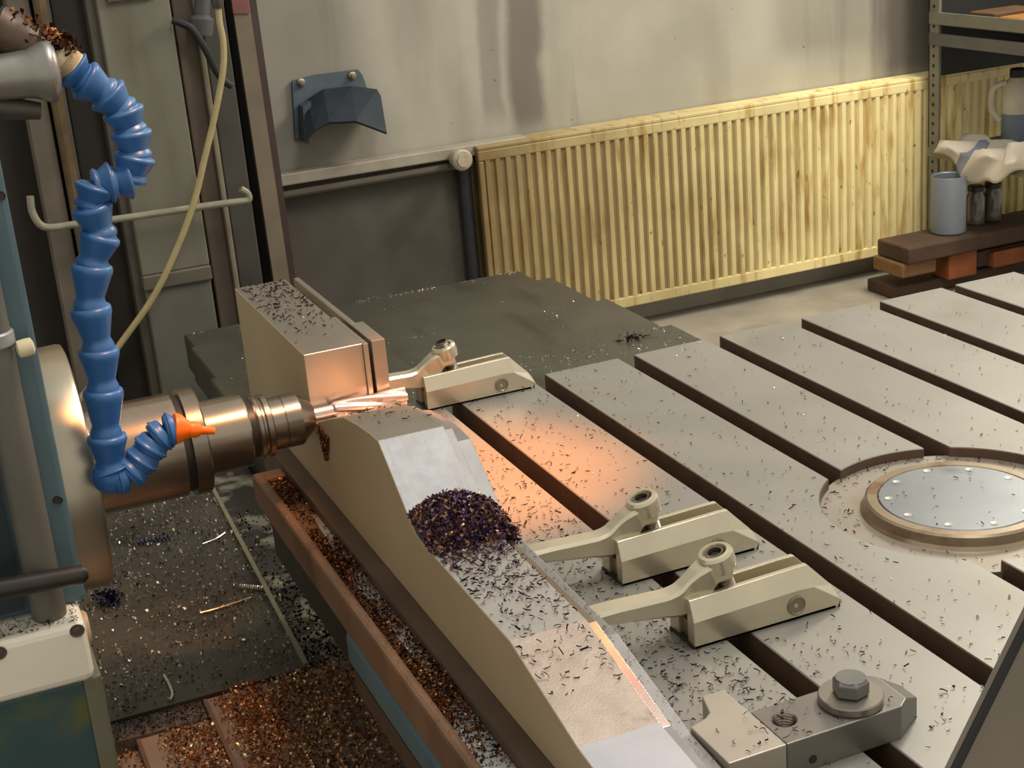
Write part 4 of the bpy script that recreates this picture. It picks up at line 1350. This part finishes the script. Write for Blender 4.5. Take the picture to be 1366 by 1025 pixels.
# chips on the covers
n = 5200
x = uni(-0.80, -0.455, n); y = uni(-0.165, 0.62, n)
clump = np.sin(x * 23 + 2) * np.sin(y * 17) + 0.6 * np.sin(x * 51 + y * 37)
ok = nr.uniform(-1.4, 1.6, n) < clump + 0.3
tag(chips('cover_specks', np.c_[x, y, np.full(n, -0.2995)][ok], 0.0040, CH_GREY, None, 3, 0.8, 0.35), 'grey steel specks strewn over the dark bed cover', 'chips')
n = 480
tag(chips('cover_bright_chips', np.c_[uni(-0.80, -0.46, n), uni(-0.10, 0.60, n), np.full(n, -0.299)], 0.005, CH_BRIGHT, None, 3, 0.8, 0.35), 'bright glinting chips on the dark bed cover', 'chips')
n = 700
x = uni(-0.78, -0.636, n)
tag(chips('crevice_chips', np.c_[x, uni(-0.220, -0.174, n), np.full(n, -0.3055)], 0.006, CH_DARK, None, 4, 1.0), 'dark chips packed in the crevice before the brown plates', 'chips')


def curl_wire(name, pts_, r, m_, label):
    b_ = bmesh.new()
    tube(b_, pts_, r, 6)
    return tag(link(name, b_, m_, None, True), label, 'chip')


def helix(a, b, R_, turns, n_=90):
    a, b = Vector(a), Vector(b)
    F_ = frame_to(b - a)
    return [a + (b - a) * (i / n_) + F_ @ Vector((R_ * math.cos(2 * math.pi * turns * i / n_), R_ * math.sin(2 * math.pi * turns * i / n_), 0)) for i in range(n_ + 1)]


BRW = mat('bright_wire_chip', (206, 198, 178), 0.3, 0.7)
BLW = mat('blued_wire_chip', (48, 56, 92), 0.3, 0.8)
up3 = np.array([0, 0, 0.004])
curl_wire('spiral_chip', helix(P(182, 724, 2, -0.295), P(228, 716, 2, -0.293), 0.005, 9), 0.0012, BLW, 'blue spiral chip lying alone on the dark bed cover')
curl_wire('spiral_chip', helix(P(320, 782, 2, -0.295), P(352, 785, 2, -0.295), 0.003, 11), 0.0012, BRW, 'short bright spiral chip near the right edge of bed cover')
curl_wire('wire_chip', spline([P(x, y, 2, -0.297) for x, y in ((267, 818), (290, 812), (336, 797))], 4), 0.0016, BRW, 'straight bright wire chip on the dark cover below the spiral')
curl_wire('wire_chip', spline([P(x, y, 2, -0.296) for x, y in ((219, 901), (226, 914), (230, 926), (227, 934))], 4), 0.0020, BRW, 'bent bright wire chip at the front edge of bed cover')
curl_wire('wire_chip', spline([P(x, y, 2, -0.297) for x, y in ((270, 726), (288, 719), (300, 711))], 4), 0.0015, BRW, 'thin bright wire chip below the spindle on bed cover')
n = 80
c = P(148, 805, 2, -0.3)
tag(chips('blue_chip_clump', np.c_[nr.normal(c[0], 0.010, n), nr.normal(c[1], 0.013, n), -0.2995 + nr.uniform(0, 0.012, n)], 0.014, chip_mat('blue_clump', [(44, 48, 84), (70, 74, 110), (34, 34, 52), (90, 92, 120)], 0.25, 0.9), None, 6, 1.2, 0.12), 'tangled clump of blue chips beside the white headstock plate', 'chips')

n = 42000
x = uni(-0.80, -0.37, n); y = uni(-1.0, -0.185, n)
dens = np.where(x > -0.634, 0.85 * np.exp(-(np.clip(-0.57 - x, 0, 1) / 0.03) ** 2) * 0 + np.clip((x + 0.628) / 0.03, 0, 1) * np.clip(1.25 + (y + 0.18) * 0.9 - np.clip(x + 0.53, 0, 1) * 7, 0.06, 1),
                np.clip((x + 0.715) / 0.03, 0, 1) * np.clip(1.1 + (y + 0.2) * 1.5, 0.1, 0.9))
dens = np.where(x < -0.736, 0.25, dens)
lvl = np.where(x > -0.634, -0.3015, np.where(x > -0.736, -0.3085, -0.3155))
ok = (nr.uniform(0, 1, n) < dens) & (y < np.where(x > -0.634, -0.182, -0.232))
hgt = nr.uniform(0, 0.010, n) * np.clip(dens, 0, 1)
tag(chips('brown_chips', np.c_[x, y, lvl + hgt][ok], 0.0052, CH_BROWN, None, 2, 1.0, 0.25), 'thick layer of brown glittering chips on the near cover plates', 'chips')
n = 3000
y = uni(-0.19, 0.55, n); x = uni(-0.47, -0.34, n)
dens = np.where(y < 0.22, 0.9, 0.3)
ok = nr.uniform(0, 1, n) < dens
tag(chips('trough_chips', np.c_[x, y, -0.359 + 0.012 * nr.uniform(0, 1, n)][ok], 0.0068, chip_mat('dark_brown_chips', [(58, 38, 28), (40, 27, 22), (78, 50, 34), (30, 22, 20), (140, 116, 92)], 0.4, 0.6), None, 3, 1.0, 0.25), 'dark brown chips filling the trough beside the table', 'chips')

# ------------------------------------------------------------------ guard plate close to the camera
gp = empty('guard_plate', (-0.2, -1.6, -0.7), 'slanted dark grey guard plate at the bottom right corner', 'guard')
GY = -1.60
pl = [P(x, y, 1, GY) for x, y in ((1400, 771), (1366, 840), (1275, 1025), (1176, 1226), (1600, 1226), (1600, 771))]
pl = pl[:4] + [np.array([pl[3][0], GY, -0.7]), np.array([pl[5][0], GY, -0.7]), pl[5]]
bm = bmesh.new()
prism(bm, [tuple(p) for p in pl], (0, 0.006, 0))
link('sheet', bm, mat('guard_grey_paint', (132, 124, 110), 0.55, 0.1, 0.08, 12, 0.05, 80), gp)
ed = [P(x, y, 1, GY - 0.001) for x, y in ((1402, 767), (1173, 1232))]
bm = bmesh.new()
tube(bm, ed, 0.0022, 8)
link('rubber_edge', bm, RUBBER, gp, True)
